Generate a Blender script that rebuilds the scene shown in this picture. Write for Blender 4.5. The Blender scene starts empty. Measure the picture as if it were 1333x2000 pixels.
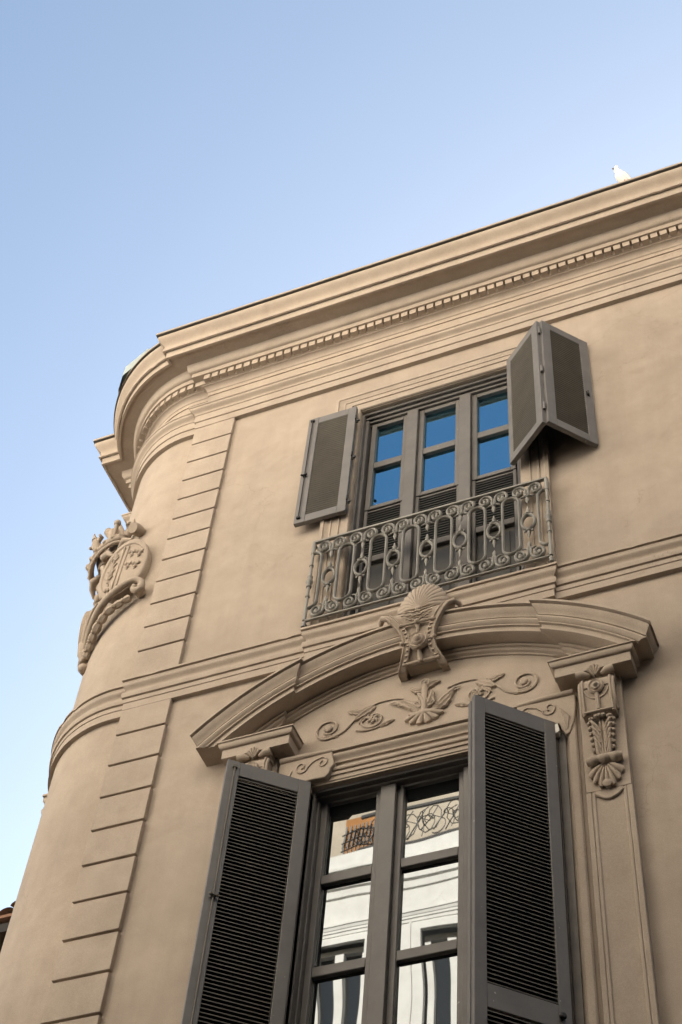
import bpy, bmesh, math, random
from math import sin, cos, pi, radians, sqrt, asin, atan2, hypot
from mathutils import Vector, Matrix, noise as mnoise
def noise3(v): return mnoise.noise(v)
random.seed(7)
scene = bpy.context.scene
COL = scene.collection

# ------------------------------------------------------------------ camera
cam_d = bpy.data.cameras.new("camera"); cam = bpy.data.objects.new("camera", cam_d); COL.objects.link(cam)
cam_d.sensor_fit = 'VERTICAL'; cam_d.sensor_height = 36.0; cam_d.sensor_width = 24.0
cam_d.lens = 3073.72 / 2000 * 36
cam_d.clip_start = 0.1; cam_d.clip_end = 2000
RX = Vector((0.9263232, 0.3705451, 0.0679830)); RY = Vector((-0.2627609, 0.7647992, -0.5882507)); RZ = Vector((-0.2699668, 0.5270469, 0.8058160))
M = Matrix((RX, -RY, -RZ)).transposed().to_4x4()
M.translation = Vector((0, -7.0, 1.6))
cam.matrix_world = M
scene.camera = cam

# ------------------------------------------------------------------ light
SUN_EL, SUN_AZ = radians(33), radians(5)          # azimuth measured from +Y towards +X
world = bpy.data.worlds.new("World"); scene.world = world; world.use_nodes = True
wn = world.node_tree.nodes; wl = world.node_tree.links
for n in list(wn): wn.remove(n)
sky = wn.new('ShaderNodeTexSky'); sky.sky_type = 'NISHITA'; sky.sun_disc = False
sky.sun_elevation = SUN_EL; sky.sun_rotation = SUN_AZ
sky.altitude = 0; sky.air_density = 1.0; sky.dust_density = 1.5; sky.ozone_density = 0.8
bg = wn.new('ShaderNodeBackground'); bg.inputs['Strength'].default_value = 0.0525
wo = wn.new('ShaderNodeOutputWorld')
wb = wn.new('ShaderNodeMix'); wb.data_type = 'RGBA'; wb.blend_type = 'MULTIPLY'; wb.inputs[0].default_value = 1.0; wb.inputs[7].default_value = (1.0, 1.0, .91, 1)
wl.new(sky.outputs[0], wb.inputs[6]); wl.new(wb.outputs[2], bg.inputs[0]); wl.new(bg.outputs[0], wo.inputs[0])
sun_d = bpy.data.lights.new("sun", 'SUN'); sun_d.energy = 5.0; sun_d.angle = radians(0.53); sun_d.color = (1.0, 0.93, 0.83)
sun = bpy.data.objects.new("sun", sun_d); COL.objects.link(sun)
sdir = Vector((sin(SUN_AZ) * cos(SUN_EL), cos(SUN_AZ) * cos(SUN_EL), sin(SUN_EL)))
sun.rotation_euler = sdir.to_track_quat('Z', 'Y').to_euler(); sun.location = (20, 40, 60)
scene.view_settings.view_transform = 'Standard'; scene.view_settings.look = 'None'
scene.view_settings.exposure = 2.55; scene.view_settings.gamma = 1.0
try: scene.view_settings.use_curve_mapping = False
except Exception: pass
scene.render.engine = 'CYCLES'
scene.cycles.max_bounces = 8; scene.cycles.diffuse_bounces = 5; scene.cycles.glossy_bounces = 4
scene.cycles.sample_clamp_indirect = 8

# ------------------------------------------------------------------ materials
def new_mat(name):
    m = bpy.data.materials.new(name); m.use_nodes = True
    nt = m.node_tree; b = nt.nodes['Principled BSDF']
    return m, nt, b
def noise(nt, scale, detail=4, rough=.55, vec=None, dist=0):
    n = nt.nodes.new('ShaderNodeTexNoise'); n.inputs['Scale'].default_value = scale
    n.inputs['Detail'].default_value = detail; n.inputs['Roughness'].default_value = rough
    n.inputs['Distortion'].default_value = dist
    if vec is not None: nt.links.new(vec, n.inputs['Vector'])
    return n
def ramp(nt, fac, stops):
    r = nt.nodes.new('ShaderNodeValToRGB'); e = r.color_ramp.elements
    while len(e) < len(stops): e.new(0.5)
    for el, (p, c) in zip(e, stops):
        el.position = p; el.color = (*c, 1) if len(c) == 3 else c
    nt.links.new(fac, r.inputs[0]); return r
def mix(nt, fac, a, b, typ='MIX'):
    m = nt.nodes.new('ShaderNodeMix'); m.data_type = 'RGBA'; m.blend_type = typ
    for k, v in ((0, fac), (6, a), (7, b)):
        if hasattr(v, 'is_linked') or hasattr(v, 'links'): nt.links.new(v, m.inputs[k])
        elif k == 0: m.inputs[0].default_value = v
        else: m.inputs[k].default_value = (*v, 1)
    return m.outputs[2]
def bump(nt, b, h, strength, dist):
    n = nt.nodes.new('ShaderNodeBump'); n.inputs['Strength'].default_value = strength; n.inputs['Distance'].default_value = dist
    nt.links.new(h, n.inputs['Height']); nt.links.new(n.outputs[0], b.inputs['Normal']); return n
def objco(nt):
    t = nt.nodes.new('ShaderNodeNewGeometry'); return t.outputs['Position']

def stucco(name, col, var=.10, grain=.5, streak=.10):
    m, nt, b = new_mat(name); P = objco(nt)
    vo = nt.nodes.new('ShaderNodeTexVoronoi'); vo.feature = 'DISTANCE_TO_EDGE'; vo.inputs['Scale'].default_value = .9
    wv = nt.nodes.new('ShaderNodeVectorMath'); wv.operation = 'MULTIPLY_ADD'; wn_ = noise(nt, 2.6, 5, .65, P); wv.inputs[1].default_value = (.55, .55, .55)
    nt.links.new(wn_.outputs['Color'], wv.inputs[0]); nt.links.new(P, wv.inputs[2]); nt.links.new(wv.outputs[0], vo.inputs['Vector'])
    big = noise(nt, .9, 5, .6, P); mid = noise(nt, 5, 5, .6, P); fine = noise(nt, 140, 3, .7, P)
    mp = nt.nodes.new('ShaderNodeMapping'); mp.inputs['Scale'].default_value = (5, 5, .35); nt.links.new(P, mp.inputs[0])
    st = noise(nt, 1.2, 5, .65, mp.outputs[0])
    dark = tuple(c * (1 - var * 1.6) for c in col); lite = tuple(min(1, c * (1 + var)) for c in col)
    c1 = ramp(nt, big.outputs[0], [(.32, dark), (.66, lite)]).outputs[0]
    c2 = ramp(nt, mid.outputs[0], [(.25, (.90, .89, .88)), (.7, (1.04, 1.04, 1.03))]).outputs[0]
    c3 = ramp(nt, st.outputs[0], [(.3, (1 - streak, 1 - streak, 1 - streak * .9)), (.55, (1, 1, 1))]).outputs[0]
    c4 = ramp(nt, fine.outputs[0], [(.3, (.82, .82, .82)), (.7, (1.14, 1.14, 1.13))]).outputs[0]
    pt = noise(nt, 1.7, 3, .55, P, .6)
    c5 = ramp(nt, pt.outputs[0], [(.60, (1, 1, 1)), (.62, (.955, .95, .945)), (.72, (.95, .945, .94)), (.74, (1, 1, 1))]).outputs[0]
    c = mix(nt, 1.0, c1, c2, 'MULTIPLY'); c = mix(nt, 1.0, c, c3, 'MULTIPLY'); c = mix(nt, .8, c, c4, 'MULTIPLY'); c = mix(nt, .9, c, c5, 'MULTIPLY')
    ck = ramp(nt, vo.outputs['Distance'], [(.0015, (.78, .77, .75)), (.0045, (1, 1, 1))]).outputs[0]
    cm = ramp(nt, noise(nt, .55, 2, .5, P).outputs[0], [(.52, (0, 0, 0)), (.60, (1, 1, 1))]).outputs[0]
    c = mix(nt, cm, c, mix(nt, 1.0, c, ck, 'MULTIPLY'))
    nt.links.new(c, b.inputs['Base Color']); b.inputs['Roughness'].default_value = .9
    b.inputs['Specular IOR Level'].default_value = .2
    ma = nt.nodes.new('ShaderNodeMath'); ma.operation = 'MULTIPLY_ADD'; ma.inputs[1].default_value = .35
    und = noise(nt, 14, 4, .6, P)
    nt.links.new(fine.outputs[0], ma.inputs[0]); nt.links.new(und.outputs[0], ma.inputs[2])
    bump(nt, b, ma.outputs[0], grain, .006)
    return m
def paint(name, col, rough=.5, var=.08, chips=True, bumpd=.0008):
    m, nt, b = new_mat(name); P = objco(nt)
    n1 = noise(nt, 6, 5, .6, P); n2 = noise(nt, 90, 4, .6, P)
    d = tuple(c * (1 - var * 1.5) for c in col); l = tuple(c * (1 + var * 1.5) for c in col)
    c = ramp(nt, n1.outputs[0], [(.3, d), (.7, l)]).outputs[0]
    if chips:
        n3 = noise(nt, 38, 2, .5, P)
        f = ramp(nt, n3.outputs[0], [(.765, (0, 0, 0)), (.78, (1, 1, 1))]).outputs[0]
        c = mix(nt, f, c, (.42, .40, .36))
    nt.links.new(c, b.inputs['Base Color']); b.inputs['Roughness'].default_value = rough
    b.inputs['Specular IOR Level'].default_value = .35
    bump(nt, b, n2.outputs[0], .35, bumpd)
    return m
def plain(name, col, rough=.6, metal=0, var=.06, scale=10, bumpd=0):
    m, nt, b = new_mat(name); P = objco(nt); n = noise(nt, scale, 4, .6, P)
    c = ramp(nt, n.outputs[0], [(.3, tuple(x * (1 - var) for x in col)), (.7, tuple(min(1, x * (1 + var)) for x in col))]).outputs[0]
    nt.links.new(c, b.inputs['Base Color']); b.inputs['Roughness'].default_value = rough; b.inputs['Metallic'].default_value = metal
    if bumpd: bump(nt, b, n.outputs[0], .5, bumpd)
    return m
WALLC = (.384, .318, .258)
M_wall = stucco('ochre_stucco', WALLC, .07, .45, .07)
M_trim = stucco('ochre_moulding', (.389, .323, .263), .05, .25, .06)
M_carve = stucco('ochre_carving', (.374, .308, .248), .06, .35, .05)
M_paint = paint('grey_shutter_paint', (.150, .141, .133), .5)
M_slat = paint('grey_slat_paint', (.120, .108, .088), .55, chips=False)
M_wood = paint('grey_window_paint', (.128, .119, .111), .5)
M_jamb = paint('dark_jamb_paint', (.085, .072, .062), .5, var=.2, chips=False)
M_iron = paint('grey_iron_paint', (.235, .223, .198), .55, var=.12, chips=False, bumpd=.0015)
M_board = paint('dark_board_paint', (.060, .057, .051), .45, chips=False)
M_lip_dark = plain('dark_lip_strip', (.055, .047, .040), .8, 0, .4, 6)
M_black = plain('black_iron', (.02, .018, .017), .45, .3)
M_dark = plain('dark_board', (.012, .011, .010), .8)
M_metal = plain('zinc_sheet', (.42, .46, .42), .45, .3, .12, 3)
M_white = stucco('white_render', (.74, .735, .715), .03, .2, .04)
M_beige = stucco('cream_stone', (.50, .44, .36), .08, .3, .1)
M_orange = stucco('orange_render', (.42, .20, .075), .15, .3, .1)
M_curtain = plain('white_curtain', (.7, .7, .68), .9)
M_bird = plain('white_feathers', (.82, .79, .74), .8, 0, .04, 60)
M_beak = plain('grey_beak', (.20, .16, .15), .5)
M_leg = plain('pink_leg', (.45, .16, .14), .6)
M_tile = plain('clay_tile', (.16, .085, .05), .85, 0, .5, 9, .01)
M_oldwall = stucco('old_brown_wall', (.30, .19, .09), .25, .6, .3)
M_brown = stucco('light_cut_brown', (.085, .066, .05), .2, .3, .2)
M_street = plain('stone_paving', (.10, .09, .08), .8, 0, .2, 3)

def glass_mat(name, tint, ior):
    m, nt, b = new_mat(name); P = objco(nt)
    nt.nodes.remove(b)
    out = nt.nodes['Material Output']
    gl = nt.nodes.new('ShaderNodeBsdfGlossy'); gl.inputs['Roughness'].default_value = 0.012; gl.inputs['Color'].default_value = (*tint, 1)
    df = nt.nodes.new('ShaderNodeBsdfDiffuse'); df.inputs['Color'].default_value = (.010, .011, .012, 1)
    fr = nt.nodes.new('ShaderNodeFresnel'); fr.inputs['IOR'].default_value = ior
    mx = nt.nodes.new('ShaderNodeMixShader')
    n = noise(nt, .9, 1, .4, P); bp = nt.nodes.new('ShaderNodeBump'); bp.inputs['Strength'].default_value = 1; bp.inputs['Distance'].default_value = .0045
    nt.links.new(n.outputs[0], bp.inputs['Height']); nt.links.new(bp.outputs[0], gl.inputs['Normal'])
    nt.links.new(fr.outputs[0], mx.inputs[0]); nt.links.new(df.outputs[0], mx.inputs[1]); nt.links.new(gl.outputs[0], mx.inputs[2])
    nt.links.new(mx.outputs[0], out.inputs[0])
    return m
M_glass = glass_mat('window_glass', (.95, .99, 1), 2.15)
M_blue = glass_mat('sky_toned_glass', (.36, .76, 1.0), 11.0)  # upper panes: blue of the mirrored sky put into the glass colour

# ------------------------------------------------------------------ mesh helpers
def F(x, o, z): return (x, -o, z)                   # facade coordinates: o = distance out of the wall plane
class MB:
    def __init__(s, mp=None): s.v = []; s.f = []; s.mp = mp or F
    def add(s, vs, fs, raw=False):
        k = len(s.v); s.v += [tuple(p) if raw else s.mp(*p) for p in vs]; s.f += [tuple(i + k for i in f) for f in fs]
    def box(s, x0, x1, o0, o1, z0, z1):
        s.add([(x0, o0, z0), (x1, o0, z0), (x1, o1, z0), (x0, o1, z0), (x0, o0, z1), (x1, o0, z1), (x1, o1, z1), (x0, o1, z1)],
              [(0, 1, 2, 3), (4, 5, 6, 7), (0, 1, 5, 4), (1, 2, 6, 5), (2, 3, 7, 6), (3, 0, 4, 7)])
    def grid(s, rows, closed_u=False, closed_v=False, raw=False):
        n, m = len(rows), len(rows[0]); fs = []
        for i in range(n if closed_u else n - 1):
            for j in range(m if closed_v else m - 1):
                a, b = i, (i + 1) % n; c, d = j, (j + 1) % m
                fs.append((a * m + c, b * m + c, b * m + d, a * m + d))
        s.add([p for r in rows for p in r], fs, raw)
    def poly(s, pts, o0, o1):                         # (x,z) outline extruded from o0 to o1
        n = len(pts)
        s.add([(x, o0, z) for x, z in pts] + [(x, o1, z) for x, z in pts],
              [tuple(range(n)), tuple(range(n, 2 * n))] + [(i, (i + 1) % n, n + (i + 1) % n, n + i) for i in range(n)])
    def tube(s, pts, rad, sides=7, sx=1.0, cap=True, closed=False):
        P = [Vector(p) for p in pts]; n = len(P)
        if not hasattr(rad, '__len__'): rad = [rad] * n
        rows = []; up = None
        for i in range(n):
            if closed: t = P[(i + 1) % n] - P[i - 1]
            else: t = P[min(i + 1, n - 1)] - P[max(i - 1, 0)]
            if t.length < 1e-9: t = Vector((0, 0, 1))
            t.normalize()
            ref = Vector((0, 1, 0))                  # keep one axis along 'out'
            if abs(t.dot(ref)) > .95: ref = Vector((1, 0, 0)) if up is None else up
            a = t.cross(ref).normalized(); b = a.cross(t).normalized(); up = b
            rows.append([tuple(P[i] + (a * cos(2 * pi * k / sides) + b * sin(2 * pi * k / sides) * sx) * rad[i]) for k in range(sides)])
        k0 = len(s.v); s.grid(rows, closed, True)
        if cap and not closed:
            s.f.append(tuple(k0 + j for j in range(sides))); s.f.append(tuple(k0 + (n - 1) * sides + j for j in range(sides)))
    def lathe(s, prof, c, axis='z', sides=16, sq=1.0):  # prof: (radius, t)
        rows = []
        for r, t in prof:
            row = []
            for k in range(sides):
                a = 2 * pi * k / sides; u, w = r * cos(a), r * sin(a)
                if axis == 'z': row.append((c[0] + u, c[1] + w, c[2] + t))
                elif axis == 'o': row.append((c[0] + u, c[1] + t, c[2] + w * sq))
                else: row.append((c[0] + t, c[1] + u, c[2] + w))
            rows.append(row)
        k0 = len(s.v); s.grid(rows, False, True)
        s.f.append(tuple(k0 + j for j in range(sides))); s.f.append(tuple(k0 + (len(prof) - 1) * sides + j for j in range(sides)))
    def ball(s, c, r, sides=12, rz=None):
        rx, ro, rzz = (r if hasattr(r, '__len__') else (r, r, rz or r)); n = 8; rows = []
        for i in range(n + 1):
            t = pi * i / n; q = max(sin(t), .02)
            rows.append([(c[0] + rx * q * cos(2 * pi * k / sides), c[1] + ro * q * sin(2 * pi * k / sides), c[2] + rzz * cos(t)) for k in range(sides)])
        k0 = len(s.v); s.grid(rows, False, True)
        s.f.append(tuple(k0 + j for j in range(sides))); s.f.append(tuple(k0 + n * sides + j for j in range(sides)))
    def sweep(s, path, prof, **kw):                   # path(out) -> [(x,y)...] ; prof [(out,z)]
        amp = kw.get('wob', .0016); lip = kw.get('lip', ())
        rows = []
        for k, (o, z) in enumerate(prof):
            row = []
            for x, y in path(o):
                v = Vector((x * 2.2, y * 2.2, z * 3)); d = noise3(v) * amp + noise3(v * 7) * amp * .5
                if k in lip:
                    c_ = noise3(Vector((x * 9, y * 9, 3.7 + z))) + .5 * noise3(Vector((x * 31, y * 31, 1.7)))
                    if c_ > .42: d -= (c_ - .42) * .022
                row.append((x, -y + d * .8, z + d))
            rows.append(row)
        s.grid(rows)
    def build(s, name, mat, parent=None, smooth=35, bevel=0, seg=1, merge=True, recalc=True):
        me = bpy.data.meshes.new(name); me.from_pydata(s.v, [], s.f)
        bm = bmesh.new(); bm.from_mesh(me)
        if merge: bmesh.ops.remove_doubles(bm, verts=bm.verts, dist=1e-5)
        bmesh.ops.dissolve_degenerate(bm, edges=bm.edges, dist=1e-6)
        if recalc: bmesh.ops.recalc_face_normals(bm, faces=bm.faces)
        bm.to_mesh(me); bm.free()
        me.materials.append(mat)
        if smooth:
            for p in me.polygons: p.use_smooth = True
            me.set_sharp_from_angle(angle=radians(smooth))
        o = bpy.data.objects.new(name, me); COL.objects.link(o)
        if parent is not None:
            o.parent = parent
            if parent.type == 'EMPTY': o.location = -parent.location
        if bevel:
            b = o.modifiers.new('bevel', 'BEVEL'); b.width = bevel; b.segments = seg; b.limit_method = 'ANGLE'; b.angle_limit = radians(40)
        return o
def empty(name, loc, label, cat, group=None):
    o = bpy.data.objects.new(name, None); COL.objects.link(o); o.location = loc; o.empty_display_size = .2
    o['label'] = label; o['category'] = cat
    if group: o['group'] = group
    bpy.context.view_layer.update()
    return o
def arc(cx, cz, rx, rz, a0, a1, n):
    return [(cx + rx * cos(radians(a0 + (a1 - a0) * i / n)), cz + rz * sin(radians(a0 + (a1 - a0) * i / n))) for i in range(n + 1)]
def spiral(cx, cz, r0, r1, a0, a1, n, sz=1.0, p=1.0):
    out = []
    for i in range(n + 1):
        t = i / n; a = radians(a0 + (a1 - a0) * t); r = r0 + (r1 - r0) * t ** p
        out.append((cx + r * cos(a), cz + r * sin(a) * sz))
    return out
def smooth_path(P, n=8):                              # Catmull-Rom
    out = []
    for i in range(len(P) - 1):
        p0, p1, p2, p3 = P[max(i - 1, 0)], P[i], P[i + 1], P[min(i + 2, len(P) - 1)]
        for k in range(n):
            t = k / n
            out.append(tuple(.5 * (2 * b + (c - a) * t + (2 * a - 5 * b + 4 * c - d) * t * t + (3 * b - a - 3 * c + d) * t ** 3) for a, b, c, d in zip(p0, p1, p2, p3)))
    out.append(tuple(P[-1])); return out
def leaf(mb, base, tip, width, o0, o1, curl=0., lobes=4, depth=.02, nu=18, nv=8, side=0.):
    """a lobed acanthus leaf lying on the wall from base to tip (x,z), raised from o0"""
    bx, bz = base; tx, tz = tip; L = hypot(tx - bx, tz - bz); ux, uz = (tx - bx) / L, (tz - bz) / L; px, pz = -uz, ux
    rows = []
    for i in range(nu + 1):
        u = i / nu; env = sin(pi * min(1, u * .92 + .08)) ** .7
        w = width * .5 * env * (1 + .32 * abs(sin(pi * lobes * u)) - .16)
        row = []
        for j in range(nv + 1):
            v = -1 + 2 * j / nv
            off = side * sin(pi * u) * L
            o = o0 + (o1 - o0) * u + depth * (1 - v * v * .75) * env + .35 * depth * cos(v * pi * 2.5) * env + curl * u ** 3
            back = -.25 * abs(v) * width * .5 * env
            row.append((bx + ux * (L * u + back) + px * (v * w + off), o, bz + uz * (L * u + back) + pz * (v * w + off)))
        rows.append(row)
    mb.grid(rows)
    mb.grid([[(p[0], o0 - .01, p[2]) for p in (r[0], r[-1])] for r in rows])
    mb.grid([[r[0], (r[0][0], o0 - .012, r[0][2])] for r in rows]); mb.grid([[r[-1], (r[-1][0], o0 - .012, r[-1][2])] for r in rows])
def fan(mb, c, rx, rz, a0, a1, o_c, o_e, ribs, rib=.012, thick=.02, nr=8, per=8, bulge=.0, scal=.05, r_in=.12):
    """a scallop shell: ribs radiate from c=(x,z)"""
    na = ribs * per; rows = []
    for i in range(nr + 1):
        t = r_in + (1 - r_in) * i / nr; row = []
        for j in range(na + 1):
            u = j / na; a = radians(a0 + (a1 - a0) * u); w = abs(sin(pi * ribs * u))
            q = t * (1 + scal * (w - .5) * t)
            o = o_c + (o_e - o_c) * t + bulge * sin(pi * t) + rib * (w ** .45 - .7) * min(1, t * 1.6)
            row.append((c[0] + rx * q * cos(a), o, c[1] + rz * q * sin(a)))
        rows.append(row)
    mb.grid(rows)
    rim = rows[-1]; mb.grid([rim, [(x, o - thick, z) for x, o, z in rim]])
    mb.grid([[(x, o - thick, z) for x, o, z in r] for r in (rows[-1], rows[0])])
    for e in (0, -1): mb.grid([[r[e] for r in rows], [(r[e][0], r[e][1] - thick, r[e][2]) for r in rows]])

# ------------------------------------------------------------------ main building
bld = empty('corner_building', (-2.75, 0, 0), 'ochre stucco corner building with rounded corner, grey shutters and carved window pediment', 'building')
XC, YC, RC, REC, XS = -5.37, .98, .925, .055, -5.225       # rounded corner: centre, radius, recess; end of the front moulding
XSD, YS = -6.46, .965                              # plane and start of the side street front
XEND, YEND, ZTOP = 40.0, 12.0, 15.80
def corner_path(o, n=28):
    x = XS - o; r = RC + o
    if x >= XC: y1 = REC - o; a0 = 0.; pre = [(x, -o), (x, y1), (XC, REC - o)]
    else: a0 = asin((XC - x) / r); pre = [(x, -o), (x, YC - r * cos(a0)), (x, YC - r * cos(a0))]
    ys = YS - o; a1 = math.acos(max(-1., min(1., (YC - ys) / r)))
    arcp = [(XC - r * sin(a0 + (a1 - a0) * i / n), YC - r * cos(a0 + (a1 - a0) * i / n)) for i in range(n + 1)]
    front = [(XEND, -o)] + [(.9 - .055 * i, -o) for i in range(111)]
    return front + pre + arcp + [(XSD - o, ys), (XSD - o, YEND)]
# wall ------------------------------------------------------------
UWx0, UWx1, UWz0, UWz1 = -3.495, -2.005, 10.74, 13.83
LWx0, LWx1, LWz0, LWz1 = -3.565, -1.925, 5.75, 9.10
w = MB()
xs = [XEND, UWx1, LWx1, LWx0, UWx0, XS]; xs = sorted(set([XS, LWx0, UWx0, UWx1, LWx1, XEND])); zs = [0, LWz0, LWz1, UWz0, UWz1, ZTOP]
def hole(x, z): return (UWx0 < x < UWx1 and UWz0 < z < UWz1) or (LWx0 < x < LWx1 and LWz0 < z < LWz1)
for i in range(len(xs) - 1):
    for j in range(len(zs) - 1):
        if not hole((xs[i] + xs[i + 1]) / 2, (zs[j] + zs[j + 1]) / 2):
            w.add([(xs[i], 0, zs[j]), (xs[i + 1], 0, zs[j]), (xs[i + 1], 0, zs[j + 1]), (xs[i], 0, zs[j + 1])], [(0, 1, 2, 3)])
for x0, x1, z0, z1 in ((UWx0, UWx1, UWz0, UWz1), (LWx0, LWx1, LWz0, LWz1)):
    w.grid([[(x, o, z) for x, z in ((x0, z0), (x0, z1), (x1, z1), (x1, z0), (x0, z0))] for o in (0, -.32)])
    w.add([(x0, -.32, z0), (x1, -.32, z0), (x1, -.32, z1), (x0, -.32, z1)], [(0, 1, 2, 3)])
cp = corner_path(0, 40)[112:]
w.grid([[(x, -y, 0) for x, y in cp], [(x, -y, ZTOP) for x, y in cp]])
w.grid([[(XEND, 0, 0), (XEND, -YEND, 0), (cp[-1][0], -YEND, 0)], [(XEND, 0, ZTOP), (XEND, -YEND, ZTOP), (cp[-1][0], -YEND, ZTOP)]])
wall = w.build('wall', M_wall, bld, smooth=30, merge=True)
r = MB(); top = [(XEND, -.05)] + [(x, -y) for x, y in corner_path(-.05, 12)[112:]] + [(XEND, -YEND)]
r.add([(x, o, ZTOP - .003) for x, o in top], [tuple(range(len(top)))]); r.build('roof', M_tile, bld)

at = MB(); at.box(-6.2, XEND, -YEND, -3.6, 15.79, 21.3); at.build('sun_block', M_wall, bld)      # unseen block added to keep sun off the lower opposite wall
# quoin strips: courses of raised render with open joints
def quoin(z_top, pitch, n, zlast):
    q = MB(); z = z_top; tops = [z_top]; z0 = zlast
    edges = [zlast[0]] + [z_top - pitch * i for i in range(n)] + [zlast[1]]
    for k in range(len(edges) - 1):
        a, b = edges[k], edges[k + 1]
        ja = .011 if k else 0; jb = .011 if k < len(edges) - 2 else 0
        jit = random.uniform(-.0015, .0015)
        q.box(-5.262, -4.835 + random.uniform(-.003, .003), -.07, .038 + jit, b + jb, a - ja)
    q.box(-5.258, -4.842, -.07, .006, zlast[1], zlast[0])
    return q.build('quoin_strip', M_wall, bld, bevel=.005, seg=2)
quoin(14.097, .3020, 11, (14.378, 10.72)); quoin(10.112, .3225, 31, (10.39, .05))
# main cornice ----------------------------------------------------
def cyma(o0, z0, o1, z1, n=8, k=.5):                              # S curve from (o0,z0) to (o1,z1)
    return [(o0 + (o1 - o0) * (t - k * sin(2 * pi * t) / (2 * pi) * 1.0), z0 + (z1 - z0) * t) for t in [i / n for i in range(n + 1)]]
def cove(o0, z0, o1, z1, n=6):
    return [(o1 + (o0 - o1) * (1 - sin(pi / 2 * t)), z0 + (z1 - z0) * (1 - cos(pi / 2 * t))) for t in [i / n for i in range(n + 1)]]
def ovolo(o0, z0, o1, z1, n=6):
    return [(o1 + (o0 - o1) * cos(pi / 2 * t), z0 + (z1 - z0) * sin(pi / 2 * t)) for t in [i / n for i in range(n + 1)]]
corn = [(0, 15.81), (.46, 15.775), (.492, 15.770), (.493, 15.740), (.456, 15.737), (.452, 15.722), (.470, 15.719)] + cyma(.470, 15.714, .408, 15.545, 14, 1.6) + \
       [(.413, 15.490), (.394, 15.487), (.390, 15.503), (.382, 15.503), (.380, 15.476), (.378, 15.474), (.376, 15.392), (.352, 15.390), (.350, 15.402), (.215, 15.402)] + \
       ovolo(.207, 15.385, .170, 15.292, 6) + [(.158, 15.288), (.155, 15.228), (.088, 15.226), (.088, 15.148), (.074, 15.145)] + cove(.070, 15.138, .022, 15.078, 6) + \
       [(.012, 15.070), (.010, 15.02), (0, 15.02)]
c = MB(); c.sweep(lambda o: corner_path(o, 40), corn, lip=(1, 2, 3, 16, 17, 18, 22, 23)); cornice = c.build('cornice', M_trim, bld, smooth=28)
c = MB(); c.sweep(lambda o: corner_path(o, 40), [(.45, 15.7335), (.489, 15.7385), (.490, 15.728), (.45, 15.7255)], wob=.0016); c.build('lip_strip', M_lip_dark, cornice, smooth=0)  # thin dark strip along the underside of the top lip
dd3 = [MB(), MB(), MB()]; pth = [p_ for p_ in corner_path(.088, 60) if not (-5.25 < p_[0] < XEND - 1 and abs(p_[1] + .088) < 1e-6)]; pth.insert(1, (XS - .088, -.088)); acc = 0; step = .0890; tw = .0665
for i in range(len(pth) - 1):
    (x0, y0), (x1, y1) = pth[i], pth[i + 1]; L = hypot(x1 - x0, y1 - y0)
    if L < 1e-6: continue
    tx, ty = (x1 - x0) / L, (y1 - y0) / L; nx, ny = ty * -1, tx; nx, ny = (ty, -tx) if False else (-ty * -1, tx * -1)
    # outward is to the left-hand street side: for the front (tx=-1) outward is -y
    nx, ny = ty, -tx
    if tx < -.5 and ny < 0: pass
    nx, ny = (-ty, tx)
    s = acc
    while s < L:
        cx_, cy_ = x0 + tx * s, y0 + ty * s
        if not (i == 0 and cx_ < XS - .06):
            d = dd3[0] if i == 0 else dd3[2] if cy_ > YS - .13 else dd3[1]
            h = tw / 2; dd = .050
            q = [(cx_ - tx * h, cy_ - ty * h), (cx_ + tx * h, cy_ + ty * h), (cx_ + tx * h + nx * dd, cy_ + ty * h + ny * dd), (cx_ - tx * h + nx * dd, cy_ - ty * h + ny * dd)]
            zz0, zz1 = 15.150 + random.uniform(-.003, .003), 15.2255
            d.add([(x, -y, zz0) for x, y in q] + [(x, -y, zz1) for x, y in q], [(0, 1, 2, 3), (4, 5, 6, 7), (0, 1, 5, 4), (1, 2, 6, 5), (2, 3, 7, 6), (3, 0, 4, 7)])
        s += step
    acc = s - L
for q_ in dd3: q_.build('dentil_band', M_trim, cornice, smooth=0)
archi = [(0, 14.705), (.112, 14.700), (.118, 14.696), (.118, 14.678), (.108, 14.672)] + cyma(.106, 14.668, .066, 14.592, 12, 1.4) + \
        [(.062, 14.586), (.056, 14.584), (.055, 14.480), (.043, 14.476), (.042, 14.380), (0, 14.377)]
c = MB(); c.sweep(lambda o: corner_path(o, 40), archi, lip=(1, 2, 3)); c.build('architrave_moulding', M_trim, bld, smooth=28)
string = [(0, 10.736), (.074, 10.728), (.079, 10.724), (.079, 10.703), (.060, 10.700), (.058, 10.688), (.070, 10.685), (.070, 10.674)] + cyma(.068, 10.670, .040, 10.590, 12, 1.4) + \
         [(.034, 10.586), (.034, 10.578), (.058, 10.574), (.062, 10.55), (.056, 10.520), (.040, 10.516), (.040, 10.510), (.044, 10.508), (.044, 10.466), (.037, 10.463), (.036, 10.391), (0, 10.389)]
c = MB(); c.sweep(lambda o: corner_path(o, 40), string, lip=(1, 2, 3)); c.build('string_course', M_trim, bld, smooth=28)
def ledge_path(o):
    n = 34; a, b = -1.845 + o, -3.645 - o
    return [(a, .0)] + [(a + (b - a) * i / n, -o) for i in range(n + 1)] + [(b, .0)]
led = [(0, 10.742)] + [(o + .034, z + .003) for o, z in string[1:-1]] + [(0, 10.385)]
c = MB(); c.sweep(ledge_path, led, lip=(1, 2, 3)); c.build('balcony_ledge', M_trim, bld, smooth=28)
fl = MB()                                                        # zinc flashing on the roof edge above the rounded corner
fp = [(-5.72, -.14), (-5.915, -.262), (-5.95, -.287), (-6.28, -.158), (-6.40, -.02), (-6.62, .42)]
fl.grid([[(x, -y, 15.76) for x, y in fp], [(x, -y, 15.93 + .01 * (i % 2)) for i, (x, y) in enumerate(fp)]])
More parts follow.
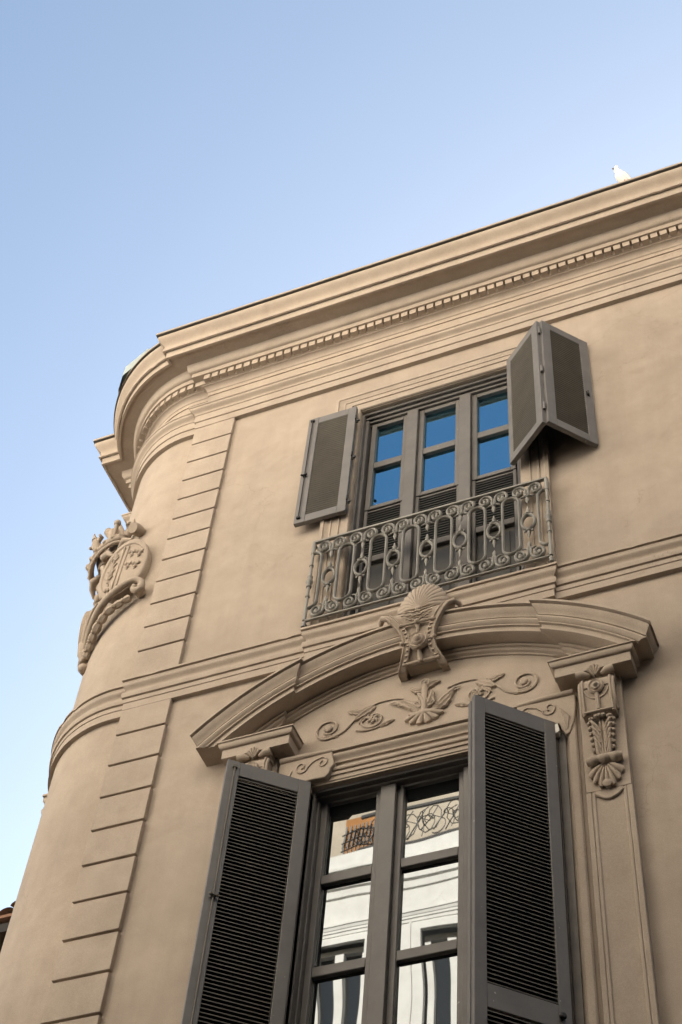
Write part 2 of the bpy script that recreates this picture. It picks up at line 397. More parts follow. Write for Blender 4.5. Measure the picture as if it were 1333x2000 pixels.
fl.grid([[(x, -y, 15.93 + .01 * (i % 2)) for i, (x, y) in enumerate(fp)], [(x + .25, -y - .25, 15.90) for x, y in fp]])
fl.build('roof_flashing', M_metal, bld, smooth=0)

# ------------------------------------------------------------------ upper window
# moulded stone surround
sur = [(.0, 0), (.0, .052), (.030, .054), (.036, .044), (.048, .040), (.066, .030), (.078, .029), (.080, .037), (.092, .038), (.096, .030), (.150, .028), (.153, .035), (.163, .036), (.166, .026), (.238, .022), (.2445, .012), (.2445, -.05)]
def frame_path(t): return [(-3.740 + t, 10.74), (-3.740 + t, 14.082 - t), (-1.760 - t, 14.082 - t), (-1.760 - t, 10.74)]
s_ = MB(); s_.grid([[(x, o, z) for x, z in frame_path(t)] for t, o in sur]); s_.build('window_surround', M_trim, bld, smooth=28)

def sash(x0, x1, z0, z1, bars, o, st=.052, parent=None, bottom=None, gm=None, ajar=0):
    """a casement: stiles, rails and glazing bars as one mesh, with its panes"""
    m = MB(); t = .028; bot = bottom or st
    m.box(x0, x0 + st, o - .05, o + t, z0, z1); m.box(x1 - st, x1, o - .05, o + t, z0, z1)
    m.box(x0 + st, x1 - st, o - .05, o + t - .001, z1 - st, z1); m.box(x0 + st, x1 - st, o - .05, o + t - .001, z0, z0 + bot)
    for b0, b1 in bars: m.box(x0 + st, x1 - st, o - .05, o + t - .004, b0, b1)
    def swing(mb):                                                 # turn the casement on its left-hand hinges
        if ajar: mb.v = [(x0 + (vx - x0) * cos(ajar) - (vy + o) * sin(ajar), -o + (vx - x0) * sin(ajar) + (vy + o) * cos(ajar), vz) for vx, vy, vz in mb.v]
    swing(m)
    sa = m.build('sash', M_wood, parent, bevel=.006, seg=2)
    zs_ = [z0 + bot] + [v for b in sorted(bars) for v in b] + [z1 - st]
    for k in range(0, len(zs_), 2):
        g = MB(); tl = random.uniform(-.0004, .0004); tz = random.uniform(-.0005, .0005)
        a, b, c_, d_ = x0 + st - .005, x1 - st + .005, zs_[k] - .005, zs_[k + 1] + .005
        g.add([(a, o - .010 + tl, c_ ), (b, o - .010 - tl, c_), (b, o - .010 - tl + tz, d_), (a, o - .010 + tl + tz, d_)], [(0, 1, 2, 3)])
        swing(g)
        g.build('pane', gm or M_glass, parent, smooth=0, recalc=False)
    return sa
wf = MB()                                                          # fixed frame of the upper window: stepped head, jamb lining, posts
for k, (o, za, zb) in enumerate(((-.035, 13.80, 13.832), (-.065, 13.765, 13.801), (-.09, 13.735, 13.766), (-.115, 13.715, 13.736))):
    wf.box(UWx0, UWx1, -.26, o, za, zb)
wf.box(UWx0 + .0, UWx0 + .022, -.26, -.03, 10.76, 13.80); wf.box(UWx0 + .0219, UWx0 + .050, -.26, -.075, 10.76, 13.766)
wf.box(UWx1 - .022, UWx1, -.26, -.03, 10.76, 13.80); wf.box(UWx1 - .050, UWx1 - .0219, -.26, -.075, 10.76, 13.766)
for cx_ in (-3.015, -2.515): wf.box(cx_ - .052, cx_ + .052, -.24, -.075, 10.76, 13.733)
uw = wf.build('upper_window', M_wood, bld, bevel=.004)
for x0, x1 in ((-3.425, -3.068), (-2.962, -2.568), (-2.462, -2.075)):
    sash(x0, x1, 12.392, 13.728, [(13.015, 13.102)], -.14, .048, uw, gm=M_blue)
    p = MB()
    p.box(x0, x0 + .03, -.2, -.115, 10.78, 12.386); p.box(x1 - .03, x1, -.2, -.115, 10.78, 12.386)
    p.box(x0 + .03, x1 - .03, -.2, -.118, 11.66, 11.735); p.box(x0 + .03, x1 - .03, -.2, -.118, 12.352, 12.372); p.box(x0 + .03, x1 - .03, -.2, -.118, 10.78, 10.90)
    p.build('lower_panel', M_wood, uw, bevel=.005)
    p = MB(); p.box(x0 + .031, x1 - .031, -.2, -.15, 10.901, 11.659); p.box(x0 + .08, x1 - .08, -.15, -.142, 10.96, 11.60); p.build('panel_board', M_board, uw, bevel=.004)
    l = MB(); z = 11.745
    while z < 12.345:
        l.add([(x0 + .031, -.118, z), (x1 - .031, -.118, z), (x1 - .031, -.1185, z + .008), (x0 + .031, -.1185, z + .008),
               (x0 + .031, -.160, z + .040), (x1 - .031, -.160, z + .040), (x1 - .031, -.160, z + .033), (x0 + .031, -.160, z + .033)],
              [(0, 1, 2, 3), (3, 2, 5, 4), (4, 5, 6, 7), (7, 6, 1, 0), (0, 3, 4, 7), (1, 2, 5, 6)]); z += .0335
    l.build('louvre', M_board, uw, smooth=0)
    bk = MB(); bk.box(x0 + .03, x1 - .03, -.21, -.19, 11.74, 12.35); bk.build('dark_gap_sheet', M_dark, uw)  # near-black sheet added to darken the louvre gaps

# ------------------------------------------------------------------ shutters
def shutter(name, hinge, free, z0, z1, stL, stR, top, bot, mids, pitch, mode, thick=.042, back=False, label=None, bolt=None, hinges=True, second=False, hinge_in=True):
    hx, hy = hinge; fx, fy = free; L = hypot(fx - hx, fy - hy); tx, ty = (fx - hx) / L, (fy - hy) / L
    nx, ny = ty, -tx
    if ny > 0 or (abs(ny) < .05 and nx < 0): nx, ny = -nx, -ny       # n points to the street
    def mp(s, n, z): return (hx + tx * s + nx * n, hy + ty * s + ny * n, z)
    f = MB(mp); T = thick
    f.box(0, stL, -T, 0, z0, z1); f.box(L - stR, L, -T, 0, z0, z1)
    f.box(stL, L - stR, -T + .001, -.001, z1 - top, z1); f.box(stL, L - stR, -T + .001, -.001, z0, z0 + bot)
    for a, b in mids: f.box(stL, L - stR, -T + .001, -.001, a, b)
    fr = f.build(name, M_paint, bld, bevel=.004, seg=2)
    if label: fr['label'] = label
    cuts = [z0 + bot] + [v for m_ in sorted(mids) for v in m_] + [z1 - top]
    sl = MB(mp)
    for k in range(0, len(cuts), 2):
        a, b = cuts[k], cuts[k + 1]; n = max(1, round((b - a) / pitch)); p = (b - a) / n
        for i in range(n):
            z = a + p * i + random.uniform(-.0007, .0007); e = .002
            if mode == 'closed':      # outer edge high, underside shows to the street
                q = [(-.004, z + p * .66), (-.004, z + p * .84), (-T + .006, z + p * .12), (-T + .006, z - p * .06)]
            else:                     # thin blades seen edge-on
                q = [(-.006, z + p * .28), (-.006, z + p * .52), (-T + .004, z + p * 1.30), (-T + .004, z + p * 1.08)]
            sl.add([(stL - e, n_, z_) for n_, z_ in q] + [(L - stR + e, n_, z_) for n_, z_ in q], [(0, 1, 2, 3), (4, 5, 6, 7), (0, 1, 5, 4), (1, 2, 6, 5), (2, 3, 7, 6), (3, 0, 4, 7)])
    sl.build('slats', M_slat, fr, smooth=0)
    bb = MB(mp); bb.box(stL + .002, L - stR - .002, -T - .004, -T + .002, cuts[0], cuts[-1]); bb.build('dark_gap_sheet', M_dark, fr, smooth=0)  # near-black sheet added behind the slats, painting the shade in their gaps
    if hinges:
        for zz in (z1 - .2, (z0 + z1) / 2 + .02, z0 + .17):
            h = MB(mp); h.tube([(-.006, .004, zz - .03), (-.006, .004, zz + .03)], .0085, 8); h.box(-.028, -.004, -.02, -.012, zz - .065, zz - .012)
            h.lathe([(.004, -.012), (.016, -.008), (.016, .008), (.004, .012)], (-.030, .002, zz - .055), 'o', 10)
            h.build('hinge', M_black, fr)
    if bolt is not None:
        bb = MB(mp); bb.tube([(bolt, .012, z0 + .05), (bolt, .012, z1 - .05)], .0055, 6)
        for zz in (z0 + .06, z0 + (z1 - z0) * .42 if z1 - z0 < 2.5 else z1 - 1.165, z1 - .06):
            bb.box(bolt - .016, bolt + .016, 0, .020, zz - .010, zz + .010)
        zz = z0 + (z1 - z0) * .42 if z1 - z0 < 2.5 else z1 - 1.165
        bb.ball((bolt - .022, .024, zz), .011, 8); bb.ball((bolt + .022, .024, zz), .011, 8); bb.tube([(bolt - .022, .024, zz), (bolt + .022, .024, zz)], .005, 6)
        bb.build('shutter_bolt', M_black if z1 - z0 < 2.5 else M_slat, fr)
    return fr
shutter('shutter', (-3.499, -.100), (-3.968, -.103), 12.165, 13.784, .080, .098, .098, .098, [], .0315, 'closed', bolt=.425, label='open grey louvred shutter flat against the wall, left of the upper window')
fa = shutter('shutter', (-2.070, -.088), (-1.698, -.392), 12.170, 13.800, .058, .082, .100, .100, [], .0315, 'closed', hinges=False, label='half of the folded grey shutter nearer the upper window')
fb = shutter('shutter', (-1.343, -.030), (-1.652, -.382), 12.170, 13.800, .085, .085, .100, .100, [], .0315, 'closed', hinges=False, label='half of the folded grey shutter resting against the wall')
for zz in (12.40, 12.98, 13.62):                                    # the hinges joining the two folded leaves, and a latch
    hk = MB(); hk.tube([(-1.676, .386, zz - .05), (-1.676, .386, zz + .05)], .012, 8); hk.build('hinge', M_paint, fb)
hk = MB(); hk.box(-1.385, -1.365, .045, .085, 12.87, 12.93); hk.tube([(-1.372, .07, 12.93), (-1.38, .10, 12.89), (-1.37, .095, 12.86)], .007, 6); hk.build('shutter_latch', M_black, fb)
LB = 5.80
shutter('shutter', (-3.550, -.045), (-4.002, -.424), LB, 9.112, .083, .090, .122, .12, [(6.757, 6.908)], .0292, 'open', back=True, bolt=.535, hinges=False, label='tall grey louvred shutter standing open left of the lower window')
fr2 = shutter('shutter', (-1.828, -.066), (-2.243, -.462), LB, 9.116, .078, .076, .133, .12, [(6.757, 6.908)], .0292, 'open', back=True, hinges=False, label='front leaf of the tall folded shutter right of the lower window')
# the leaf folded behind it
dx, dy = -.0325, .0340
shutter('shutter', (-1.828 + dx - .010, -.066 + dy + .010), (-2.243 + dx - .006, -.462 + dy + .006), LB, 9.108, .078, .076, .133, .12, [(6.757, 6.908)], .0292, 'open', thick=.036, back=True, hinges=False, label='rear leaf of the tall folded shutter right of the lower window')
kn = MB(); kn.lathe([(.012, 0), (.02, .008), (.022, .02), (.014, .03), (.002, .032)], (0, 0, 0), 'o', 12)
ks = kn.build('knob', M_black, fr2)
ks.location = (-2.243 + .415 * .095, -.462 + .396 * .095 - .004, 6.83); ks.rotation_euler = (0, 0, atan2(.396, .415)); ks.location = (-1.874, -.112, 6.83)

# ------------------------------------------------------------------ lower window
wf = MB()
for o, za, zb in ((-.03, 9.078, 9.102), (-.07, 9.062, 9.079)): wf.box(LWx0, LWx1, -.28, o, za, zb)
for sgn, xx in ((1, LWx0), (-1, LWx1)):
    a, b = xx, xx + sgn * .016; wf.box(min(a, b), max(a, b), -.28, -.03, LWz0, 9.078)
    a, b = b, xx + sgn * .030; wf.box(min(a, b) , max(a, b), -.28, -.08, LWz0, 9.062)
for cx_ in (-3.038, -2.452): wf.box(cx_ - .054, cx_ + .054, -.26, -.085, LWz0, 9.06)
lw = wf.build('lower_window', M_wood, bld, bevel=.004)
for x0, x1 in ((-3.535, -3.092), (-2.984, -2.506), (-2.398, -1.955)):
    sash(x0, x1, LWz0 + .02, 9.090, [(8.345, 8.420), (7.620, 7.695), (6.895, 6.970)], -.150, .045, lw, ajar=0)
cas = MB()                                                          # painted casing either side, stone roll beside it
for sgn in (-1, 1):
    m_ = lambda x: -2.745 + sgn * x
    for a, b, o in ((.820, .870, .006), (.870, .915, .022), (.915, .968, .012)):
        cas.box(min(m_(a), m_(b)), max(m_(a), m_(b)), -.05, o, LWz0, 9.06)
cas.build('window_casing', M_jamb, lw, bevel=.003)
for sgn in (-1, 1):
    st = MB(); xm = lambda x: -2.745 + sgn * x
    pr_ = [(.985, 0), (.987, .03), (1.0, .047), (1.02, .053), (1.042, .05), (1.052, .04), (1.053, .022), (1.072, .020), (1.072, 0)]
    st.grid([[(xm(x), o, LWz0), (xm(x), o, 9.30)] for x, o in pr_]); st.build('jamb_moulding', M_trim, bld, smooth=30)
lt = MB()
lp = [(0, 9.392), (.058, 9.372), (.066, 9.366), (.066, 9.345), (.042, 9.342), (.042, 9.330)] + cyma(.052, 9.328, .026, 9.262, 8, 1.4) + [(.010, 9.258), (.008, 9.222), (.036, 9.218), (.040, 9.198), (.036, 9.188), (.022, 9.185), (.022, 9.176), (.030, 9.174), (.029, 9.150), (.018, 9.148), (.017, 9.114), (.010, 9.112), (.010, 9.098), (-.03, 9.098)]
lt.grid([[(x, o, z) for x in (-3.56, -1.93)] for o, z in lp]); lt.build('lintel_moulding', M_trim, bld, smooth=28)

# corner brackets with a scroll, under the pediment blocks
def bracket(sgn):
    xm = lambda x: -2.745 + sgn * x
    b = MB(); O = .062
    out = [(.66, 9.365), (1.06, 9.365), (1.06, 9.24), (1.045, 9.10), (1.012, 9.0), (.985, 8.985), (.958, 9.045), (.945, 9.10), (.90, 9.115)] + [(.80, 9.12), (.70, 9.115), (.672, 9.15), (.665, 9.19), (.640, 9.225), (.650, 9.27), (.662, 9.31)]
    out = [(xm(x), z) for x, z in out]; b.poly(out, -.01, O)
    # rolled top edge
    b.tube([(xm(.66), .052, 9.356), (xm(.85), .058, 9.360), (xm(1.055), .060, 9.360)], [.02, .024, .026], 8)
    br = b.build('corner_bracket', M_carve, bld, bevel=.012, seg=3)
    s = MB()
    pts = spiral(.735, 9.262, .050, .010, -150, 330, 22, 1.25)[::-1]
    s.tube([(xm(x), O + .003, z) for x, z in spiral(.730, 9.255, .045, .010, 60, 460, 20, 1.2)[::-1]] + [(xm(x), O + .003, z) for x, z in ((.80, 9.285), (.845, 9.235))] +
           [(xm(x), O + .003, z) for x, z in spiral(.885, 9.255, .050, .012, 200, 620, 22, 1.25)], .0065, 6)
    for k in range(4):
        s.tube([(xm(.955 + .012 * k), O + .002, 9.24 - .02 * k), (xm(.985 + .008 * k), O + .006, 9.14), (xm(.985 + .004 * k), O + .0, 9.03)], [.004, .008, .004], 6)
    s.build('scroll_relief', M_carve, br, smooth=60)
    return br
bracket(-1); bracket(1)
cc = MB(); cc.box(-1.842, -1.812, .0, .058, 9.02, 9.10); cc.poly([(-1.845, 9.09), (-1.812, 9.10), (-1.80, 9.03), (-1.825, 9.015)], .058, .066)
cc.build('broken_plaster', plain('pale_plaster', (.75, .72, .66), .9), bld)

# ------------------------------------------------------------------ segmental pediment
PX, PZ = -2.785, 7.99
AP = [(2.405, 0), (2.403, .196), (2.398, .203), (2.380, .204), (2.376, .176), (2.366, .172), (2.362, .190), (2.345, .186), (2.322, .172), (2.305, .160), (2.292, .157), (2.288, .138), (2.279, .138), (2.275, .164), (2.262, .166), (2.244, .158), (2.234, .146), (2.231, .130), (2.225, .130), (2.222, .156), (2.213, .156), (2.209, .140), (2.174, .138), (2.170, .150), (2.156, .151), (2.152, .140), (2.148, .125), (2.148, .040), (2.136, .038), (2.132, .050), (2.118, .050), (2.114, .034), (2.102, .030), (2.098, .038), (2.090, .034), (2.080, .016), (2.070, .012), (2.068, 0)]
pe = MB(); N = 40
rows = []
for r_, o in AP:
    a = asin(1.10 / r_); rows.append([(PX + r_ * sin(-a + 2 * a * i / N), o, PZ + r_ * cos(-a + 2 * a * i / N)) for i in range(N + 1)])
pe.grid(rows)
for sgn in (-1, 1):
    rows = []; ends = []; inn = []
    for r_, o in AP:
        oo = o + .03 if o > 0 else 0
        x0 = 1.10 - oo if o > 0 else .9; x1 = 1.45 + oo
        a0, a1 = asin(x0 / r_), min(asin(min(.999, x1 / r_)), math.acos((9.566 - PZ) / r_))
        row = [(PX + sgn * r_ * sin(a0 + (a1 - a0) * i / 20), oo, PZ + r_ * cos(a0 + (a1 - a0) * i / 20)) for i in range(21)]
        rows.append(row); ends.append(row[-1]); inn.append(row[0])
    pe.grid(rows)
    pe.grid([ends, [(x, 0, z) for x, o, z in ends]]); pe.grid([inn, [(x, max(0, o - .04), z) for x, o, z in inn]])
ped = pe.build('pediment', M_trim, bld, smooth=28, merge=False)
def block(cx_):
    k = MB(); bp = [(0, 9.60), (.150, 9.578), (.196, 9.572), (.197, 9.560), (.188, 9.557), (.186, 9.550)] + ovolo(.186, 9.548, .166, 9.512, 5) + [(.160, 9.510), (.160, 9.427), (.153, 9.424), (0, 9.424)]
    def pth(o): return [(cx_ + .098 + o, 0.0), (cx_ + .098 + o, -o), (cx_ - .098 - o, -o), (cx_ - .098 - o, 0.0)]
    k.sweep(pth, bp)
    k.box(cx_ - .20, cx_ - .13, .0, .152, 9.4225, 9.4245); k.box(cx_ + .13, cx_ + .2, 0, .152, 9.4225, 9.4245)
    return k.build('cornice_block', M_trim, ped, bevel=.003, seg=2)
block(-1.528); block(-3.962)

# pilasters and consoles
def pilaster(cx_):
    p = MB(); zt = 9.424; zb = 3.0
    p.box(cx_ - .1445, cx_ + .1445, -.01, .040, zb, zt)
    xl, xr, za = cx_ - .088, cx_ + .088, 8.345
    n = 14; arc_o = [(xl + (xr - xl) * i / n, 8.435 - .055 * sin(pi * i / n)) for i in range(n + 1)]
    # frame standing proud round a sunk panel whose head hangs in a curve under the shell
    ins = [(zb, cx_ - .1445, cx_ - .112, .052), (zb, cx_ - .108, xl, .050), (zb, xr, cx_ + .108, .050), (zb, cx_ + .112, cx_ + .1445, .052)]
    for z0_, a, b, o in ins: p.box(a, b, .035, o, zb, 8.45)
    p.box(cx_ - .1445, cx_ + .1445, .035, .052, 8.449, zt)
    p.add([(x, .0505, z) for x, z in arc_o] + [(x, .0505, 8.449) for x, z in arc_o], [(i, i + 1, n + 2 + i, n + 1 + i) for i in range(n)])
    p.add([(x, .0505, z) for x, z in arc_o] + [(x, .039, z) for x, z in arc_o], [(i, i + 1, n + 2 + i, n + 1 + i) for i in range(n)])
    p.tube([(x, .048, z - .004) for x, z in arc_o], .011, 8)
    return p.build('pilaster', M_trim, bld, smooth=30, bevel=.004)
def console(cx_):
    k = MB()
    k.box(cx_ - .118, cx_ + .118, .0, .120, 9.372, 9.4245)                                # cushion under the block
    face = [(.0, 9.372), (.098, 9.375), (.128, 9.360), (.143, 9.325), (.146, 9.285), (.142, 9.22), (.134, 9.15), (.124, 9.08), (.118, 9.045), (.0, 9.035)]
    k.grid([[(x, o, z) for o, z in face] for x in (cx_ - .108, cx_ + .108)])
    k.add([(x, o, z) for x in (cx_ - .108, cx_ + .108) for o, z in face], [tuple(range(10)), tuple(range(10, 20))])
    for sg in (-1, 1):                                                                     # side scroll and raised rims
        k.tube([(cx_ + sg * .110, o, z) for o, z in smooth_path([(.05, 9.36), (.11, 9.355), (.14, 9.30), (.135, 9.18), (.10, 9.08), (.06, 9.12), (.075, 9.17)], 5)], .012, 7)
        k.tube([(cx_ + sg * .092, o + .004, z) for o, z in face[2:9]], .009, 6)
    k.tube([(cx_ - .1, .126, 9.062), (cx_ + .1, .126, 9.062)], .012, 6)
    k.tube([(cx_ - .1, .146, 9.27), (cx_ + .1, .146, 9.27)], .008, 6)
    k.tube([(cx_, .146, 9.22), (cx_, .128, 9.07)], .016, 6)
    body = [(.0, 9.04), (.085, 9.04), (.072, 8.95), (.062, 8.86), (.060, 8.78), (.066, 8.72), (.075, 8.66), (.0, 8.64)]
    k.grid([[(x, o, z) for o, z in body] for x in (cx_ - .078, cx_ + .078)])
    k.add([(x, o, z) for x in (cx_ - .078, cx_ + .078) for o, z in body], [tuple(range(8)), tuple(range(8, 16))])
    con = k.build('console', M_carve, bld, smooth=50, bevel=.003)
    r_ = MB(); tilt = .145
    r_.lathe([(.052, -.01), (.054, .012), (.046, .022), (.038, .014), (.032, .012), (.028, .024), (.018, .026), (.015, .034), (.009, .044), (.002, .046)], (cx_, tilt, 9.262), 'o', 22, 1.18)
    r_.tube([(cx_ + .080 * cos(radians(a)), .147 + .12 * .095 * sin(radians(a)), 9.262 + .095 * sin(radians(a))) for a in range(-168, -10, 12)], .009, 6)
    r_.build('rosette', M_carve, con, smooth=40)
    # cushion palmette: two rolled leaves and a small fan
    lf = MB()
    for sg in (-1, 1):
        lf.tube([(cx_ + sg * .035, .135, 9.392), (cx_ + sg * .075, .140, 9.405), (cx_ + sg * .125, .138, 9.410)], [.012, .030, .034], 9)
    fan(lf, (cx_, 9.375), .052, .085, 25, 155, .145, .168, 5, .010, .03, 6, 5)
    lf.build('palmette', M_carve, con, smooth=50)
    # acanthus: rows of curled lobes each side of a stem
    ac = MB()
    for sg in (-1, 1):
        for i in range(6):
            z = 9.00 - .046 * i; o = .078 - .0035 * i; wd = .082 - .004 * i
            ac.tube([(cx_ + sg * .018, o + .004, z - .085), (cx_ + sg * .040, o + .016, z - .03), (cx_ + sg * (wd - .02), o + .024, z + .004), (cx_ + sg * wd, o + .016, z + .002)], [.010, .013, .013, .010], 7)
            ac.ball((cx_ + sg * wd, o + .014, z - .004), (.014, .014, .016), 7)
            if i < 4: ac.tube([(cx_ + sg * .016, o + .01, z - .09), (cx_ + sg * .028, o + .020, z - .045), (cx_ + sg * .045, o + .026, z - .022), (cx_ + sg * .048, o + .014, z - .038)], [.008, .010, .010, .005], 6)
        ac.tube([(cx_ + sg * .010, .085, 9.02), (cx_ + sg * .012, .080, 8.88), (cx_ + sg * .007, .072, 8.72)], [.008, .009, .008], 6)
        ac.ball((cx_ + sg * .022, .112, 9.028), (.020, .016, .014)); ac.ball((cx_ + sg * .058, .106, 9.018), (.022, .016, .013))
    ac.ball((cx_, .114, 9.032), (.018, .016, .014))
    ac.tube([(cx_ + x, .075 + .018 * cos(x * 9), 8.660 + .010 * abs(sin(x * 45))) for x in [-.112 + .014 * i for i in range(17)]], [.024 + .014 * abs(cos(x * 45)) for x in [-.112 + .014 * i for i in range(17)]], 10)
    ac.build('acanthus_leaf', M_carve, con, smooth=55)
    sh = MB(); fan(sh, (cx_, 8.645), .112, .19, -168, -12, .078, .072, 7, .020, .05, 8, 7, .014, .14)
    sh.lathe([(.030, 0), (.030, .012), (.016, .02), (.003, .022)], (cx_, .070, 8.475), 'o', 12)
    sh.build('shell', M_carve, con, smooth=50)
for xk in (-1.520, -3.970): pilaster(xk); console(xk)

# keystone cartouche with a shell on top
KX = -2.762
kp = smooth_path([(.03, 9.955), (.072, 9.962), (.112, 10.01), (.145, 10.07), (.170, 10.14), (.190, 10.22), (.210, 10.31), (.228, 10.38), (.226, 10.43), (.200, 10.475)], 5)
def khalf(z):
    pts = [(9.95, .190), (9.99, .172), (10.04, .146), (10.09, .128), (10.15, .121), (10.22, .130), (10.29, .158), (10.35, .198), (10.40, .235), (10.45, .268), (10.50, .285)]
    for (a, wa), (b, wb) in zip(pts, pts[1:]):
        if a <= z <= b: return wa + (wb - wa) * (z - a) / (b - a)
    return pts[0][1] if z < 9.95 else pts[-1][1]
def ko(z): return min(kp, key=lambda q: abs(q[1] - z))[0]
kz = MB()
kin = [q for q in kp if q[1] >= 9.985]
pan = lambda sx, z: KX + sx * (khalf(z) - .058)
kz.grid([[(pan(sx, z), o - .014, z) for sx in (-1, -.6, -.2, .2, .6, 1)] for o, z in kin])
kz.grid([[(pan(sx, kin[0][1]), o_, kin[0][1]) for sx in (-1, -.6, -.2, .2, .6, 1)] for o_ in (kin[0][0] - .014, 0)])
for sg in (-1, 1):
    X_ = lambda z, e: KX + sg * (khalf(z) - e)
    # side bands: flat faces with raised edges, flaring at head and foot, and their flanks back to the wall
    kz.grid([[(X_(z, e), o + h, z) for e, h in ((.060, -.03), (.060, .006), (.052, .008), (.048, .0), (.016, .0), (.012, .010), (.004, .010), (.0, .004), (.002, -.03), (.030, -.10), (.036, -.5))] for o, z in kp])
    kz.grid([[(X_(kp[0][1], e), o_, kp[0][1]) for e in (.060, .03, .0)] for o_ in (kp[0][0], -.02)])
    # rolled shoulder
    kz.tube([(KX + sg * x, o, z) for x, o, z in ((.19, .218, 10.385), (.235, .220, 10.425), (.275, .205, 10.455), (.305, .170, 10.45), (.315, .135, 10.425))], [.014, .022, .024, .020, .012], 8)
    
    for i in range(8):                                                 # sunk beads down the bands
        z = 10.02 + .036 * i; o = ko(z)
        kz.box(KX + sg * (khalf(z) - .042) - .009, KX + sg * (khalf(z) - .042) + .009, o - .01, o + .008, z - .008, z + .008)
for z in (10.305, 9.998): kz.tube([(KX - khalf(z) + .03, ko(z) + .006, z), (KX + khalf(z) - .03, ko(z) + .006, z)], .0105, 7)
key = kz.build('keystone', M_carve, ped, smooth=50)
b = MB(); b.lathe([(.072, -.02), (.074, .012), (.066, .022), (.058, .016), (.050, .010), (.046, .022), (.036, .030), (.030, .026), (.024, .038), (.012, .050), (.002, .052)], (KX, .172, 10.150), 'o', 26, 1.15)
b.tube([(KX, ko(10.22) - .004, 10.225), (KX, ko(10.3) - .002, 10.30)], [.012, .018], 8); b.tube([(KX, ko(10.0) + .008, 10.0), (KX, ko(10.08) + .006, 10.085)], [.022, .014], 8)
for sg in (-1, 1):
    b.tube([(KX + sg * .07, .172, 10.150), (KX + sg * .118, .170, 10.150)], [.012, .016], 8); b.ball((KX + sg * .121, .178, 10.150), .018)
for z in (10.305, 9.998): b.ball((KX, ko(z) + .012, z), .020)
b.build('rosette', M_carve, key, smooth=45)
s = MB(); fan(s, (KX + .005, 10.455), .215, .385, 8, 172, .222, .125, 15, .011, .035, 12, 8, .03, .018, .06); s.ball((KX + .005, .212, 10.462), (.028, .02, .024)); s.build('shell', M_carve, key, smooth=60)
lv = MB()
for k in range(3):                                                   # scalloped leaf edges hanging in shallow V rows
    w_ = .150 - .030 * k; P = []
    for t in range(25):
        u = -1 + t / 12; x = u * w_; z = 10.415 - .040 * k + .030 * abs(u) - .010 * abs(sin(pi * 2.5 * u))
        P.append((KX + x, ko(z) + .002, z))
    lv.tube(P, [.0045 + .004 * sin(pi * t / 24) for t in range(25)], 6)
lv.build('leaf_swag', M_carve, key, smooth=60)

# rinceau relief on the tympanum
ty = MB(); TO = .004
def stem(P, r0=.012, r1=.012, n=7):
    P = smooth_path(P, n); m_ = len(P); r0, r1 = r0 * .85, r1 * .85; ty.tube([(x, TO + .006, z) for x, z in P], [r0 + (r1 - r0) * i / (m_ - 1) for i in range(m_)], 8)
for sg in (-1, 1):
    X = lambda x: KX + sg * x
    cen1 = (.715, 9.640); cen2 = (.388, 9.640)
    stem([(X(x), z) for x, z in [(.165, 9.770), (.25, 9.792), (.36, 9.790), (.43, 9.755), (.475, 9.715), (.53, 9.665), (.60, 9.585), (.68, 9.548)]], .007, .012)
    stem([(X(x), z) for x, z in spiral(.722, 9.640, .098, .020, -112, 420, 18, 1.0, 1.35)], .012, .008, 3)
    stem([(X(x), z) for x, z in spiral(.382, 9.640, .098, .026, 75, -330, 18, 1.0, 1.5)], .010, .008, 3)
    stem([(X(x), z) for x, z in [(.235, 9.580), (.29, 9.565), (.36, 9.540), (.44, 9.540), (.505, 9.560)]], .005, .013)
    leaf(ty, (X(.33), 9.545), (X(.22), 9.578), .034, TO, TO, .01, 3, .014)
    ty.ball((X(.720), TO + .010, 9.640), (.030, .018, .030)); ty.ball((X(.745), TO + .008, 9.565), (.016, .012, .014))
    for a in range(0, 360, 60): ty.tube([(X(.385 + .008 * cos(radians(a))), TO + .012, 9.640 + .008 * sin(radians(a))), (X(.385 + .036 * cos(radians(a + 25))), TO + .014, 9.640 + .036 * sin(radians(a + 25))), (X(.385 + .046 * cos(radians(a + 50))), TO + .006, 9.640 + .046 * sin(radians(a + 50)))], [.007, .012, .004], 6)
    leaf(ty, (X(.38), 9.770), (X(.52), 9.660), .075, TO, TO + .01, .012, 4, .022)
    leaf(ty, (X(.45), 9.725), (X(.585), 9.768), .052, TO, TO, .012, 3, .016)
    leaf(ty, (X(.41), 9.715), (X(.49), 9.62), .05, TO, TO, .01, 3, .016)
    leaf(ty, (X(.64), 9.548), (X(.80), 9.575), .038, TO, TO, .006, 3, .012)
    # central calyx
    leaf(ty, (X(.02), 9.555), (X(.215), 9.735), .075, TO + .008, TO + .004, .018, 5, .024, side=-.14)
    leaf(ty, (X(.03), 9.565), (X(.17), 9.685), .05, TO + .012, TO + .004, .012, 4, .02, side=-.16)
    leaf(ty, (X(.0), 9.60), (X(.055), 9.785), .06, TO + .01, TO + .01, .012, 3, .024, side=-.1)
    leaf(ty, (X(.0), 9.80), (X(.115), 9.858), .05, TO + .01, TO + .0, .022, 3, .018, side=.15)
    for q in range(3):                                                 # feathered edges of the calyx leaves
        ty.tube([(X(.10 + .035 * q), TO + .020, 9.635 + .03 * q), (X(.15 + .035 * q), TO + .026, 9.685 + .028 * q), (X(.205 + .03 * q), TO + .010, 9.705 + .022 * q)], [.008, .012, .004], 6)
    ty.tube([(X(.02), TO + .022, 9.635), (X(.035), TO + .028, 9.675), (X(.06), TO + .028, 9.69), (X(.078), TO + .026, 9.655), (X(.06), TO + .026, 9.63), (X(.03), TO + .024, 9.628)], .007, 6)
    ty.tube([(X(.0), TO + .02, 9.565), (X(.06), TO + .02, 9.560), (X(.11), TO + .014, 9.585)], [.03, .024, .012], 8)
